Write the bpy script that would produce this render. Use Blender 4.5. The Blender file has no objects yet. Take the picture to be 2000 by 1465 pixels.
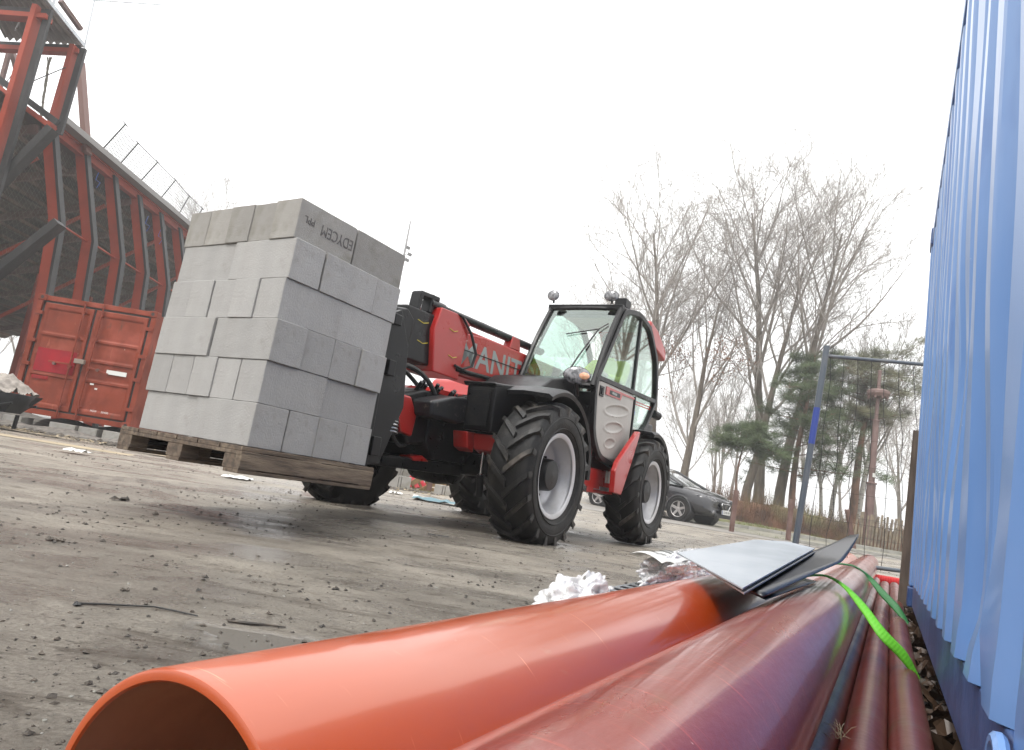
import bpy, bmesh, math, random
from mathutils import Vector, Matrix, Euler, noise
random.seed(7)
PI = math.pi
scene = bpy.context.scene
col = scene.collection
R = math.radians

# ---------------- camera, world, sun, exposure ----------------
CAMH = 0.43
roll = R(9.2); pitch = math.atan(209/1333)
F_ = Vector((0, math.cos(pitch), math.sin(pitch)))
U0 = Vector((0, -math.sin(pitch), math.cos(pitch))); R0 = Vector((1, 0, 0))
RT = math.cos(roll)*R0 + math.sin(roll)*U0
UP = -math.sin(roll)*R0 + math.cos(roll)*U0
CAM = Vector((0, 0, CAMH))
cd = bpy.data.cameras.new('camera'); cam = bpy.data.objects.new('camera', cd); col.objects.link(cam)
cm = Matrix((RT, UP, -F_)).transposed().to_4x4(); cm.translation = CAM
cam.matrix_world = cm
cd.sensor_width = 36; cd.lens = 24; cd.clip_start = 0.01; cd.clip_end = 2000
scene.camera = cam
cd.dof.use_dof = False

w = bpy.data.worlds.new('World'); scene.world = w; w.use_nodes = True
nt = w.node_tree; bg = nt.nodes['Background']
SUN_EL, SUN_AZ = R(60), R(216)
sky = nt.nodes.new('ShaderNodeTexSky'); sky.sky_type = 'NISHITA'; sky.sun_disc = False
sky.sun_elevation = SUN_EL; sky.sun_rotation = SUN_AZ; sky.air_density = 1; sky.dust_density = 6
mx = nt.nodes.new('ShaderNodeMix'); mx.data_type = 'RGBA'
mx.inputs[0].default_value = 0.95
nt.links.new(sky.outputs[0], mx.inputs[6])
# overcast cloud layer: about three times brighter overhead than at the horizon
tcw = nt.nodes.new('ShaderNodeTexCoord'); sxw = nt.nodes.new('ShaderNodeSeparateXYZ'); nt.links.new(tcw.outputs['Generated'], sxw.inputs[0])
mrw = nt.nodes.new('ShaderNodeMapRange'); nt.links.new(sxw.outputs[2], mrw.inputs[0]); mrw.inputs[1].default_value = 0; mrw.inputs[2].default_value = 1; mrw.inputs[3].default_value = 6.6; mrw.inputs[4].default_value = 15
cbw = nt.nodes.new('ShaderNodeCombineColor'); 
for i_ in range(3): nt.links.new(mrw.outputs[0], cbw.inputs[i_])
nt.links.new(cbw.outputs[0], mx.inputs[7])
nt.links.new(mx.outputs[2], bg.inputs[0]); bg.inputs[1].default_value = 0.15
sl = bpy.data.lights.new('sun', 'SUN'); so = bpy.data.objects.new('sun', sl); col.objects.link(so)
sl.energy = 2.1; sl.angle = R(13); sl.color = (1, 0.97, 0.93)
sdir = Vector((math.sin(SUN_AZ)*math.cos(SUN_EL), math.cos(SUN_AZ)*math.cos(SUN_EL), math.sin(SUN_EL)))
so.rotation_euler = (-sdir).to_track_quat('-Z', 'Y').to_euler()
vs = scene.view_settings; vs.view_transform = 'Standard'; vs.look = 'None'; vs.gamma = 1; vs.exposure = 0.45
scene.render.resolution_x = 1024; scene.render.resolution_y = 750

# ---------------- helpers ----------------
def ray(px, py): return F_ + RT*((px-1000)/1333) + UP*((732.5-py)/1333)
def at(px, py, Y):            # survey point: where a sight line meets the plane y = Y
    d = ray(px, py); return CAM + d*(Y/d.y)
E_ = Vector((0.8653, -0.5012, 0)); D_ = Vector((0.5012, 0.8653, 0))
def UV(u, v, z): return E_*u + D_*v + Vector((0, 0, z))
def ss(a, b, x):
    t = max(0, min(1, (x-a)/(b-a))); return t*t*(3-2*t)
def gz(x, y):
    s = ss(-3, 2, x)
    return s*(0.15*ss(9, 15, y) + (0.24*ss(19.5, 22.5, y) + 0.32*ss(23, 34, y))*(1-.75*ss(8, 13, x))) + 0.012*math.sin(x*0.9+y*0.4)*ss(2, 5, y)*(1-ss(12, 16, y))

def tag(o, label=None, cat=None, group=None, kind=None):
    if label: o['label'] = label
    if cat: o['category'] = cat
    if group: o['group'] = group
    if kind: o['kind'] = kind
    return o
def empty(name, label, cat, mat=None, group=None, loc=None):
    o = bpy.data.objects.new(name, None); col.objects.link(o); o.empty_display_size = 0.2
    if mat is not None: o.matrix_world = mat
    if loc is not None: o.location = loc
    return tag(o, label, cat, group)

class MB:
    def __init__(s): s.v = []; s.f = []; s.m = []; s.mi = 0
    def add(s, vs, fs):
        n = len(s.v); s.v += [tuple(v) for v in vs]
        for f in fs: s.f.append([n+i for i in f]); s.m.append(s.mi)
        return s
    def quad(s, a, b, c, d): return s.add([a, b, c, d], [[0, 1, 2, 3]])
    def box(s, c, d, M=None):
        x, y, z = [q/2 for q in d]; c = Vector(c)
        vs = [Vector((i*x, j*y, k*z)) for k in (-1, 1) for j in (-1, 1) for i in (-1, 1)]
        vs = [c + ((M @ v) if M else v) for v in vs]
        return s.add(vs, [[0, 2, 3, 1], [4, 5, 7, 6], [0, 1, 5, 4], [2, 6, 7, 3], [0, 4, 6, 2], [1, 3, 7, 5]])
    def bar(s, a, b, w, h, up=(0, 0, 1)):
        a = Vector(a); b = Vector(b); d = (b-a); L = d.length; d.normalize()
        x = Vector(up).cross(d)
        if x.length < 1e-4: x = Vector((1, 0, 0)).cross(d)
        x.normalize(); y = d.cross(x)
        M = Matrix((d, x, y)).transposed()
        return s.box((a+b)/2, (L, w, h), M)
    def tube(s, pts, r, n=8, cap=True, closed=False):
        pts = [Vector(p) for p in pts]; rs = r if isinstance(r, (list, tuple)) else [r]*len(pts)
        N = len(pts); rings = []; ref = None; base = len(s.v)
        for i, p in enumerate(pts):
            if closed: d = pts[(i+1) % N]-pts[i-1]
            else: d = pts[min(i+1, N-1)]-pts[max(i-1, 0)]
            if d.length < 1e-9: d = Vector((0, 0, 1))
            d.normalize()
            if ref is None: ref = d.orthogonal()
            x = ref - d*ref.dot(d)
            if x.length < 1e-6: x = d.orthogonal()
            x.normalize(); y = d.cross(x); ref = x
            for k in range(n):
                a = 2*PI*k/n; s.v.append(tuple(p + (x*math.cos(a)+y*math.sin(a))*rs[i]))
        M = N if closed else N-1
        for i in range(M):
            for k in range(n):
                a = base+i*n+k; b = base+i*n+(k+1) % n; j = (i+1) % N
                c = base+j*n+(k+1) % n; d = base+j*n+k
                s.f.append([a, b, c, d]); s.m.append(s.mi)
        if cap and not closed:
            s.f.append([base+k for k in range(n)][::-1]); s.m.append(s.mi)
            s.f.append([base+(N-1)*n+k for k in range(n)]); s.m.append(s.mi)
        return s
    def cyl(s, a, b, r, n=16, r2=None): return s.tube([a, b], [r, r if r2 is None else r2], n)
    def prism(s, poly, ax, lo, hi):
        # poly: 2-D outline in the plane normal to axis ax
        def P(p, t):
            q = list(p); q.insert(ax, t); return tuple(q)
        n = len(poly)
        vs = [P(p, lo) for p in poly] + [P(p, hi) for p in poly]
        fs = [list(range(n))[::-1], list(range(n, 2*n))] + [[i, (i+1) % n, n+(i+1) % n, n+i] for i in range(n)]
        return s.add(vs, fs)
    def lathe(s, prof, axis='y', c=(0, 0, 0), n=48):
        base = len(s.v); c = Vector(c)
        for (t, r) in prof:
            for k in range(n):
                a = 2*PI*k/n
                p = {'y': (r*math.cos(a), t, r*math.sin(a)), 'x': (t, r*math.cos(a), r*math.sin(a)), 'z': (r*math.cos(a), r*math.sin(a), t)}[axis]
                s.v.append(tuple(c+Vector(p)))
        for i in range(len(prof)-1):
            for k in range(n):
                s.f.append([base+i*n+k, base+i*n+(k+1) % n, base+(i+1)*n+(k+1) % n, base+(i+1)*n+k]); s.m.append(s.mi)
        return s
    def grid(s, fn, nu, nv):
        base = len(s.v)
        for i in range(nu+1):
            for j in range(nv+1): s.v.append(tuple(fn(i/nu, j/nv)))
        for i in range(nu):
            for j in range(nv):
                a = base+i*(nv+1)+j; s.f.append([a, a+nv+1, a+nv+2, a+1]); s.m.append(s.mi)
        return s
    def build(s, name, mats, parent=None, bevel=0, smooth=True, ang=40, seg=2, M=None):
        me = bpy.data.meshes.new(name); me.from_pydata(s.v, [], s.f); me.update()
        if not isinstance(mats, (list, tuple)): mats = [mats]
        for m in mats: me.materials.append(m)
        if len(mats) > 1: me.polygons.foreach_set('material_index', s.m)
        bm = bmesh.new(); bm.from_mesh(me); bmesh.ops.recalc_face_normals(bm, faces=bm.faces)
        if M is not None: bmesh.ops.transform(bm, matrix=M, verts=bm.verts)
        bm.to_mesh(me); bm.free()
        if smooth:
            me.polygons.foreach_set('use_smooth', [True]*len(me.polygons)); me.set_sharp_from_angle(angle=R(ang))
        o = bpy.data.objects.new(name, me); col.objects.link(o)
        if parent is not None: o.parent = parent
        if bevel:
            b = o.modifiers.new('bevel', 'BEVEL'); b.width = bevel; b.segments = seg; b.limit_method = 'ANGLE'; b.angle_limit = R(35)
            b.harden_normals = True
        return o

def text_mesh(s, size, M, name, mat, parent, depth=0.002, sx=1.0, align='CENTER', off=0):
    cu = bpy.data.curves.new('t', 'FONT'); cu.body = s; cu.size = size; cu.extrude = depth; cu.offset = off; cu.align_x = align; cu.align_y = 'CENTER'
    ob = bpy.data.objects.new('t', cu); col.objects.link(ob)
    dg = bpy.context.evaluated_depsgraph_get(); me = bpy.data.meshes.new_from_object(ob.evaluated_get(dg))
    bpy.data.objects.remove(ob); me.transform(Matrix.Scale(sx, 4, (1, 0, 0))); me.transform(M)
    me.materials.clear(); me.materials.append(mat)
    o = bpy.data.objects.new(name, me); col.objects.link(o); o.parent = parent; return o

# ---------------- materials ----------------
def mat(name, c, rough=0.5, metal=0.0, c2=None, ns=4.0, lo=0.4, hi=0.6, bump=0.0, bs=40.0, rv=0.0, coat=0.0, c3=None, n3=2.0, l3=.6, h3=.7, stretch=(1, 1, 1), spec=0.5, det=6, coord='Object', scr=None):
    m = bpy.data.materials.new(name); m.use_nodes = True; n = m.node_tree; N = n.nodes; L = n.links
    b = N['Principled BSDF']; b.inputs['Roughness'].default_value = rough; b.inputs['Metallic'].default_value = metal
    b.inputs['Coat Weight'].default_value = coat; b.inputs['Specular IOR Level'].default_value = spec
    b.inputs['Coat Roughness'].default_value = 0.12
    tc = N.new('ShaderNodeTexCoord'); mp = N.new('ShaderNodeMapping'); mp.inputs['Scale'].default_value = stretch
    L.new(tc.outputs[coord], mp.inputs[0])
    def noise_(sc, d=det):
        t = N.new('ShaderNodeTexNoise'); t.inputs['Scale'].default_value = sc; t.inputs['Detail'].default_value = d; t.inputs['Roughness'].default_value = .6
        L.new(mp.outputs[0], t.inputs[0]); return t
    def ramp(src, a, b_, ca=(0, 0, 0, 1), cb=(1, 1, 1, 1)):
        r = N.new('ShaderNodeValToRGB'); r.color_ramp.elements[0].position = a; r.color_ramp.elements[1].position = b_
        r.color_ramp.elements[0].color = ca; r.color_ramp.elements[1].color = cb
        L.new(src, r.inputs[0]); return r
    c = tuple(q*.78 for q in c); c2 = c2 and tuple(q*.78 for q in c2); c3 = c3 and tuple(q*.78 for q in c3)
    c = (*c, 1)
    if c2 is not None:
        t = noise_(ns); r = ramp(t.outputs[0], lo, hi, c, (*c2, 1)); out = r.outputs[0]
        if c3 is not None:
            t3 = noise_(n3, 4); r3 = ramp(t3.outputs[0], l3, h3)
            x = N.new('ShaderNodeMix'); x.data_type = 'RGBA'; L.new(r3.outputs[0], x.inputs[0]); L.new(out, x.inputs[6]); x.inputs[7].default_value = (*c3, 1); out = x.outputs[2]
        for (sc_, st2, a_, b2_, cc_) in (scr or []):
            m2 = N.new('ShaderNodeMapping'); m2.inputs['Scale'].default_value = st2; L.new(tc.outputs['Object'], m2.inputs[0])
            t4 = N.new('ShaderNodeTexNoise'); t4.inputs['Scale'].default_value = sc_; t4.inputs['Detail'].default_value = 4; t4.inputs['Roughness'].default_value = .65; L.new(m2.outputs[0], t4.inputs[0])
            r4 = ramp(t4.outputs[0], a_, b2_); x = N.new('ShaderNodeMix'); x.data_type = 'RGBA'; L.new(r4.outputs[0], x.inputs[0]); L.new(out, x.inputs[6]); x.inputs[7].default_value = (*cc_, 1); out = x.outputs[2]
        L.new(out, b.inputs['Base Color'])
        if rv:
            mr = N.new('ShaderNodeMapRange'); L.new(t.outputs[0], mr.inputs[0]); mr.inputs[1].default_value = .3; mr.inputs[2].default_value = .7
            mr.inputs[3].default_value = max(0, rough-rv); mr.inputs[4].default_value = min(1, rough+rv); L.new(mr.outputs[0], b.inputs['Roughness'])
    else: b.inputs['Base Color'].default_value = c
    if bump:
        t = noise_(bs, 5); bp = N.new('ShaderNodeBump'); bp.inputs['Strength'].default_value = bump; bp.inputs['Distance'].default_value = 0.01
        L.new(t.outputs[0], bp.inputs['Height']); L.new(bp.outputs[0], b.inputs['Normal'])
    return m
M_ = {}
M_['red'] = mat('red_paint', (.43, .015, .012), .32, spec=.4, scr=[(5, (1, 1, 1), .60, .72, (.33, .05, .035)), (40, (1, 1, 1), .70, .74, (.30, .17, .12))], c2=(.40, .016, .012), ns=3, rv=.08, coat=.4)
M_['black'] = mat('black_paint', (.006, .006, .007), .36, spec=.25, c2=(.016, .015, .014), ns=6, lo=.5, hi=.8, rv=.12)
M_['blackpl'] = mat('black_plastic', (.010, .010, .012), .4, spec=.35, scr=[(18, (1, 1, 1), .60, .72, (.07, .062, .052))], c2=(.02, .019, .018), ns=8, lo=.55, hi=.8, bump=.1, bs=200)
M_['dark'] = mat('greasy_dark_steel', (.005, .005, .006), .4, .05, spec=.25, c2=(.02, .018, .015), ns=12, lo=.5, hi=.75, rv=.2, bump=.2)
M_['rubber'] = mat('tyre_rubber', (.008, .008, .008), .6, spec=.3, c2=(.032, .028, .024), ns=5, lo=.48, hi=.72, bump=.3, bs=60)
M_['tread'] = mat('muddy_sheen_tread_rubber', (.014, .013, .012), .5, c2=(.14, .12, .10), ns=4, lo=.52, hi=.74, spec=.35, bump=.3, bs=60)  # pale patches: mud dust, plus reflected light put into the colour
M_['rim'] = mat('grey_rim_paint', (.62, .62, .64), .36, .25, c2=(.46, .45, .44), ns=4, lo=.5, hi=.75)
M_['chrome'] = mat('chrome', (.75, .75, .75), .12, 1.0)
M_['steel'] = mat('zinc_steel', (.45, .45, .46), .35, .9, c2=(.3, .3, .31), ns=9)
M_['door'] = mat('grey_door_panel', (.42, .40, .37), .45, c2=(.36, .34, .31), ns=3, lo=.45, hi=.7, coat=.1)
M_['block'] = mat('concrete_block', (.38, .375, .36), .92, scr=[(5, (1, 1, 1), .62, .78, (.25, .24, .22)), (90, (1, 1, 1), .66, .72, (.22, .21, .2))], c2=(.45, .44, .425), ns=7, lo=.3, hi=.7, bump=.6, bs=260, stretch=(1, 1, .35), c3=(.38, .37, .35), n3=4, l3=.52, h3=.75)
M_['block_wet'] = mat('damp_concrete_block', (.33, .315, .29), .85, c2=(.41, .395, .365), ns=4, lo=.35, hi=.65, bump=.6, bs=260, c3=(.26, .245, .205), n3=5, l3=.5, h3=.7)
M_['wood'] = mat('weathered_wood', (.16, .115, .08), .8, c2=(.075, .055, .04), ns=5, stretch=(1, 8, 8), bump=.5, bs=30, c3=(.26, .20, .14), n3=3, l3=.5, h3=.7)
M_['woodl'] = mat('raw_pallet_wood', (.40, .27, .14), .8, c2=(.26, .17, .09), ns=6, stretch=(2, 8, 8), bump=.4, bs=30)
M_['cred'] = mat('faded_red_container_paint', (.245, .040, .014), .55, spec=.25, scr=[(7, (1, 1, .15), .66, .74, (.32, .10, .06)), (12, (1, 1, .5), .70, .73, (.45, .36, .30)), (4, (1, 1, .3), .64, .72, (.10, .035, .02))], c2=(.17, .027, .010), ns=1.8, lo=.4, hi=.65, bump=.12, bs=12, c3=(.34, .075, .045), n3=1.3, l3=.5, h3=.7, rv=.1)
M_['credd'] = mat('bright_red_patch', (.36, .003, .012), .5, spec=.25, c2=(.25, .005, .012), ns=2)
M_['seal'] = mat('black_door_seal', (.012, .012, .012), .6)
M_['sred'] = mat('red_structural_steel', (.35, .05, .02), .55, spec=.25, c2=(.25, .036, .016), ns=1.2, lo=.45, hi=.7, bump=.08, bs=20)
M_['sblack'] = mat('grey_black_flange', (.024, .023, .023), .55, spec=.3, c2=(.06, .057, .055), ns=3, lo=.5, hi=.75, stretch=(1, 1, .3))
M_['galv'] = mat('galvanised_sheet', (.52, .54, .56), .32, .8, c2=(.38, .40, .42), ns=14, rv=.1)
M_['brownroof'] = mat('brown_roof_underside', (.09, .055, .035), .7, c2=(.035, .022, .016), ns=1.2, stretch=(1, .2, 1), c3=(.18, .13, .10), n3=.7, l3=.55, h3=.75)
M_['bark'] = mat('grey_brown_bark', (.19, .16, .125), .9, c2=(.11, .09, .07), ns=3, stretch=(2.5, 2.5, .5), bump=.8, bs=10)
M_['twig'] = mat('haze_lightened_twig', (.40, .37, .34), .9, c2=(.28, .25, .22), ns=2)  # twigs lightened so the colour itself carries the misty fade
M_['birch'] = mat('birch_bark', (.52, .50, .46), .8, c2=(.08, .07, .06), ns=5, lo=.55, hi=.62, stretch=(1, 1, 4))
M_['pinebark'] = mat('orange_pine_bark', (.23, .13, .085), .9, c2=(.11, .075, .055), ns=3, stretch=(2, 2, .7), bump=.6, bs=10)
M_['pine'] = mat('pine_needles', (.045, .075, .022), .7, c2=(.085, .12, .038), ns=1.5, lo=.4, hi=.65)
M_['pine2'] = mat('yellowish_pine_needles', (.11, .13, .055), .7, c2=(.17, .155, .08), ns=1.2, lo=.4, hi=.65)
M_['dleaf'] = mat('dry_brown_leaves', (.26, .12, .055), .8, c2=(.15, .07, .035), ns=2)
M_['gleaf'] = mat('ground_leaf', (.06, .035, .02), .45, c2=(.085, .05, .03), ns=9, lo=.4, hi=.6)
M_['hedge'] = mat('winter_hedge_twigs', (.20, .10, .058), .9, c2=(.085, .05, .035), ns=1.5, c3=(.15, .14, .06), n3=.6, l3=.55, h3=.7)
M_['rust'] = mat('rust_brown_steel', (.11, .055, .042), .7, c2=(.17, .10, .085), ns=3)
M_['mauve'] = mat('faded_brown_lamp_paint', (.20, .125, .11), .6, c2=(.14, .085, .075), ns=2)
M_['fence'] = mat('grey_blue_tube', (.075, .095, .12), .45, c2=(.12, .13, .145), ns=4, lo=.5, hi=.7)
M_['bluep'] = mat('blue_spray_paint', (.02, .05, .28), .5)
M_['wire'] = mat('dark_wire', (.05, .05, .05), .5, .6)
M_['green'] = mat('bright_green_webbing', (.16, .62, .03), .6)
M_['dgreen'] = mat('dark_green_webbing', (.012, .15, .028), .55)
M_['white'] = mat('white_sheet', (.50, .54, .58), .25, c2=(.42, .46, .50), scr=[(3, (1, 3, 1), .62, .68, (.30, .32, .34))], ns=3)
M_['gloss'] = mat('glossy_black_sheet', (.008, .008, .011), .3, c2=(.02,.02,.026), ns=3)
M_['film'] = None
M_['car'] = mat('dark_grey_car_paint', (.016, .016, .02), .22, .3, coat=1.0)
M_['plate'] = mat('white_plate', (.75, .75, .72), .4)
M_['yellow'] = mat('yellow_paint', (.6, .5, .03), .5)
M_['lens'] = mat('lamp_lens', (.26, .26, .27), .12, .0, c2=(.04, .04, .045), ns=26, coat=1)
M_['amber'] = mat('amber_lens', (.75, .30, .15), .15, c2=(.85, .5, .3), ns=25, coat=1)
M_['grey'] = mat('light_grey_label', (.30, .34, .33), .5)
M_['hivis'] = mat('hi_vis_yellow', (.72, .95, .02), .7)
M_['cloth'] = mat('dark_cloth', (.03, .035, .05), .9)
M_['skin'] = mat('skin', (.5, .28, .2), .6)
M_['hair'] = mat('hair', (.04, .025, .015), .8)
M_['ink'] = mat('stencil_ink', (.11, .10, .095), .9, c2=(.19, .18, .17), ns=40, lo=.4, hi=.7)
M_['redtube'] = mat('red_ribbed_duct', (.55, .02, .02), .4)
M_['sand'] = mat('pale_sand', (.42, .34, .22), .95, c2=(.30, .25, .18), ns=3, bump=.5, bs=30)
M_['gravel'] = mat('grey_gravel', (.10, .095, .085), .8, c2=(.22, .20, .175), ns=12, bump=.8, bs=40)
M_['clod'] = mat('dark_mud_clod', (.035, .03, .024), .7, c2=(.10, .08, .06), ns=30, bump=.6, bs=60)
M_['tarp'] = mat('crumpled_grey_tarp', (.36, .32, .28), .6, c2=(.2, .175, .15), ns=6, bump=.7, bs=14)
M_['grass'] = mat('rough_grass', (.11, .15, .035), .9, c2=(.19, .17, .07), ns=3)
M_['whitew'] = mat('white_marking', (.7, .7, .68), .6)

def glass(name, tint, refl=.12, rough=.02):
    m = bpy.data.materials.new(name); m.use_nodes = True; n = m.node_tree; N = n.nodes; L = n.links
    N.remove(N['Principled BSDF']); out = N['Material Output']
    t = N.new('ShaderNodeBsdfTransparent'); t.inputs[0].default_value = (*tint, 1)
    g = N.new('ShaderNodeBsdfGlossy'); g.inputs['Roughness'].default_value = rough; g.inputs[0].default_value = (.85, .95, .9, 1)
    lw = N.new('ShaderNodeLayerWeight'); lw.inputs[0].default_value = .5
    pw = N.new('ShaderNodeMath'); pw.operation = 'POWER'; pw.inputs[1].default_value = 3.5; L.new(lw.outputs['Facing'], pw.inputs[0])
    mr = N.new('ShaderNodeMapRange'); L.new(pw.outputs[0], mr.inputs[0]); mr.inputs[3].default_value = refl; mr.inputs[4].default_value = 1
    x = N.new('ShaderNodeMixShader'); L.new(mr.outputs[0], x.inputs[0]); L.new(t.outputs[0], x.inputs[1]); L.new(g.outputs[0], x.inputs[2])
    L.new(x.outputs[0], out.inputs[0]); return m
M_['glass'] = glass('green_tinted_glass', (.80, .88, .84), .12)
M_['wind'] = glass('windscreen_glass', (.84, .92, .88), .14)
M_['clear'] = glass('clear_side_glass', (.72, .85, .8), .02)
M_['film'] = glass('clear_plastic_film', (.9, .9, .92), .3, .12)

def mat_pipe(name, base, dark, darkamt):
    m = mat(name, base, .3, c2=tuple(q*.93 for q in base), ns=3, rv=.06, bump=.03, bs=35, coat=.35)
    return m
M_['pipe1'] = mat('orange_plastic_pipe', (.57, .084, .002), .33, c2=(.47, .064, .002), ns=2.2, lo=.35, hi=.65, rv=.06, coat=.8, bump=.02, bs=25, stretch=(2, .5, 2), spec=.5, c3=(.50, .05, .004), n3=1.1, l3=.5, h3=.68, scr=[(3, (2, 40, 2), .66, .72, (.72, .22, .09)), (60, (1, 1, 1), .74, .77, (.75, .55, .4)), (9, (1, .4, 1), .68, .78, (.38, .16, .07)), (26, (1, .2, 1), .72, .75, (.10, .05, .03))])
M_['pipe2'] = mat('red_plastic_pipe', (.31, .032, .012), .34, c2=(.21, .017, .009), ns=3, lo=.35, hi=.65, rv=.1, coat=.7, bump=.10, bs=60, stretch=(2, .6, 2), spec=.5, c3=(.20, .012, .012), n3=2, l3=.5, h3=.72, scr=[(3, (4, 60, 4), .58, .72, (.42, .06, .03)), (5, (4, 26, 4), .70, .76, (.46, .11, .07)), (70, (1, 1, 1), .72, .76, (.62, .40, .32)), (2, (3, .5, 3), .68, .78, (.16, .10, .04)), (12, (1, 1, 1), .70, .76, (.10, .03, .02))])
M_['pipe3'] = mat('brown_red_plastic_pipe', (.16, .024, .012), .34, c2=(.10, .016, .01), ns=4, lo=.35, hi=.65, rv=.08, bump=.1, bs=60, spec=.6, c3=(.08, .06, .02), n3=6, l3=.62, h3=.8)
for k_ in ('pipe1', 'pipe2', 'pipe3'): M_[k_].node_tree.nodes['Principled BSDF'].inputs['Coat IOR'].default_value = 1.5
M_['pipein'] = mat('pipe_inside', (.55, .30, .18), .7, c2=(.36, .18, .11), ns=4)

def mat_ground():
    m = bpy.data.materials.new('wet_compacted_dirt'); m.use_nodes = True; n = m.node_tree; N = n.nodes; L = n.links; b = N['Principled BSDF']
    tc = N.new('ShaderNodeTexCoord')
    def mapping(s):
        q = N.new('ShaderNodeMapping'); q.inputs['Scale'].default_value = s; L.new(tc.outputs['Object'], q.inputs[0]); return q
    def noi(s, d=8, st=(1, 1, 1), r=.6, dist=0):
        t = N.new('ShaderNodeTexNoise'); t.inputs['Scale'].default_value = s; t.inputs['Detail'].default_value = d; t.inputs['Roughness'].default_value = r; t.inputs['Distortion'].default_value = dist
        L.new(mapping(st).outputs[0], t.inputs[0]); return t.outputs[0]
    def ramp(src, a, b_, ca=(0, 0, 0), cb=(1, 1, 1)):
        r = N.new('ShaderNodeValToRGB'); r.color_ramp.elements[0].position = a; r.color_ramp.elements[1].position = b_
        r.color_ramp.elements[0].color = (*ca, 1); r.color_ramp.elements[1].color = (*cb, 1); L.new(src, r.inputs[0]); return r.outputs[0]
    def mix(f, a, b_, mode='MIX'):
        x = N.new('ShaderNodeMix'); x.data_type = 'RGBA'; x.blend_type = mode
        for i, s in ((0, f), (6, a), (7, b_)):
            if hasattr(s, 'node'): L.new(s, x.inputs[i])
            elif isinstance(s, tuple): x.inputs[i].default_value = (*s, 1)
            else: x.inputs[i].default_value = s
        return x.outputs[2]
    base = ramp(noi(1.4, 10, (1, 1.6, 1), .7), .38, .62, (.235, .21, .175), (.365, .33, .28))
    grain = ramp(noi(90, 6, (1, 1, 1), .8), .32, .68, (.5, .48, .44), (1.35, 1.34, 1.32))
    c = mix(1.0, base, grain, 'MULTIPLY')
    streak = ramp(noi(4.5, 10, (.5, 2.0, 1), .78, .5), .53, .63)
    c = mix(streak, c, (.105, .083, .058))
    wet = ramp(noi(.8, 7, (1, 1.8, 1), .65, .3), .44, .58)
    c = mix(wet, c, mix(.45, c, (.14, .128, .112)))
    crumb = ramp(noi(13, 10, (.8, 1.5, 1), .85), .55, .61)
    c = mix(crumb, c, (.085, .068, .048))
    speck = ramp(noi(34, 3, (1, 1, 1), .75), .64, .68)
    c = mix(speck, c, (.06, .05, .04))
    # wheel tracks running along the machine's path
    rot = N.new('ShaderNodeMapping'); rot.vector_type = 'POINT'; rot.inputs['Rotation'].default_value = (0, 0, 2.1013); L.new(tc.outputs['Object'], rot.inputs[0])
    sp = N.new('ShaderNodeSeparateXYZ'); L.new(rot.outputs[0], sp.inputs[0])
    def math_(op, a, b_=None):
        q = N.new('ShaderNodeMath'); q.operation = op
        for i, s in enumerate((a, b_)):
            if s is None: continue
            if hasattr(s, 'node'): L.new(s, q.inputs[i])
            else: q.inputs[i].default_value = s
        return q.outputs[0]
    TRK = None
    for off in (TY0+.98, TY0-.98, TY0+.25, TY0-1.6):
        dd = math_('ABSOLUTE', math_('SUBTRACT', math_('ADD', sp.outputs[1], math_('MULTIPLY', noi(.25, 2), .5)), off+.25))
        mk = ramp(dd, .16, .24, (1, 1, 1), (0, 0, 0)); TRK = mk if TRK is None else math_('MAXIMUM', TRK, mk)
    vv_ = math_('SINE', math_('MULTIPLY', math_('ADD', sp.outputs[0], math_('MULTIPLY', math_('ABSOLUTE', math_('SUBTRACT', sp.outputs[1], TY0)), .6)), 34.0))
    lug = math_('MULTIPLY', math_('GREATER_THAN', vv_, .1), math_('MULTIPLY', TRK, ramp(noi(1.6, 5), .42, .58)))
    c = mix(math_('MULTIPLY', lug, .5), c, (.085, .073, .058))
    c = mix(math_('MULTIPLY', TRK, .25), c, (.14, .12, .10))
    lsp = ramp(noi(55, 2, (1, 1, 1), .6), .70, .73)
    c = mix(lsp, c, (.36, .34, .30))
    # pale sandy zone in the far left of the yard
    sx = N.new('ShaderNodeSeparateXYZ'); L.new(tc.outputs['Object'], sx.inputs[0])
    L.new(c, b.inputs['Base Color'])
    # puddle mask: low spot near the cord
    vm = N.new('ShaderNodeVectorMath'); vm.operation = 'DISTANCE'; vm.inputs[1].default_value = (-.50, 1.60, 0)
    mp = mapping((1, 1, 1)); nz = N.new('ShaderNodeTexNoise'); nz.inputs['Scale'].default_value = 6; L.new(mp.outputs[0], nz.inputs[0])
    vd = N.new('ShaderNodeVectorMath'); vd.operation = 'SCALE'; L.new(nz.outputs[1], vd.inputs[0]); vd.inputs[3].default_value = .22
    va = N.new('ShaderNodeVectorMath'); va.operation = 'ADD'; L.new(mapping((.75, 1.3, 1)).outputs[0], va.inputs[0]); L.new(vd.outputs[0], va.inputs[1])
    vm.inputs[1].default_value = (-.36+.11, 1.6*1.3+.11, .11)
    L.new(va.outputs[0], vm.inputs[0])
    pud = ramp(vm.outputs['Value'], .10, .16, (1, 1, 1), (0, 0, 0))
    rg = N.new('ShaderNodeMapRange'); L.new(wet, rg.inputs[0]); rg.inputs[3].default_value = .50; rg.inputs[4].default_value = .18
    rr = mix(pud, rg.outputs[0], (.16, .16, .16)); L.new(rr, b.inputs['Roughness'])
    c2 = mix(pud, c, (.115, .104, .088)); L.new(c2, b.inputs['Base Color'])
    bp = N.new('ShaderNodeBump'); bp.inputs['Distance'].default_value = .022; bp.inputs['Strength'].default_value = 1
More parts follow.
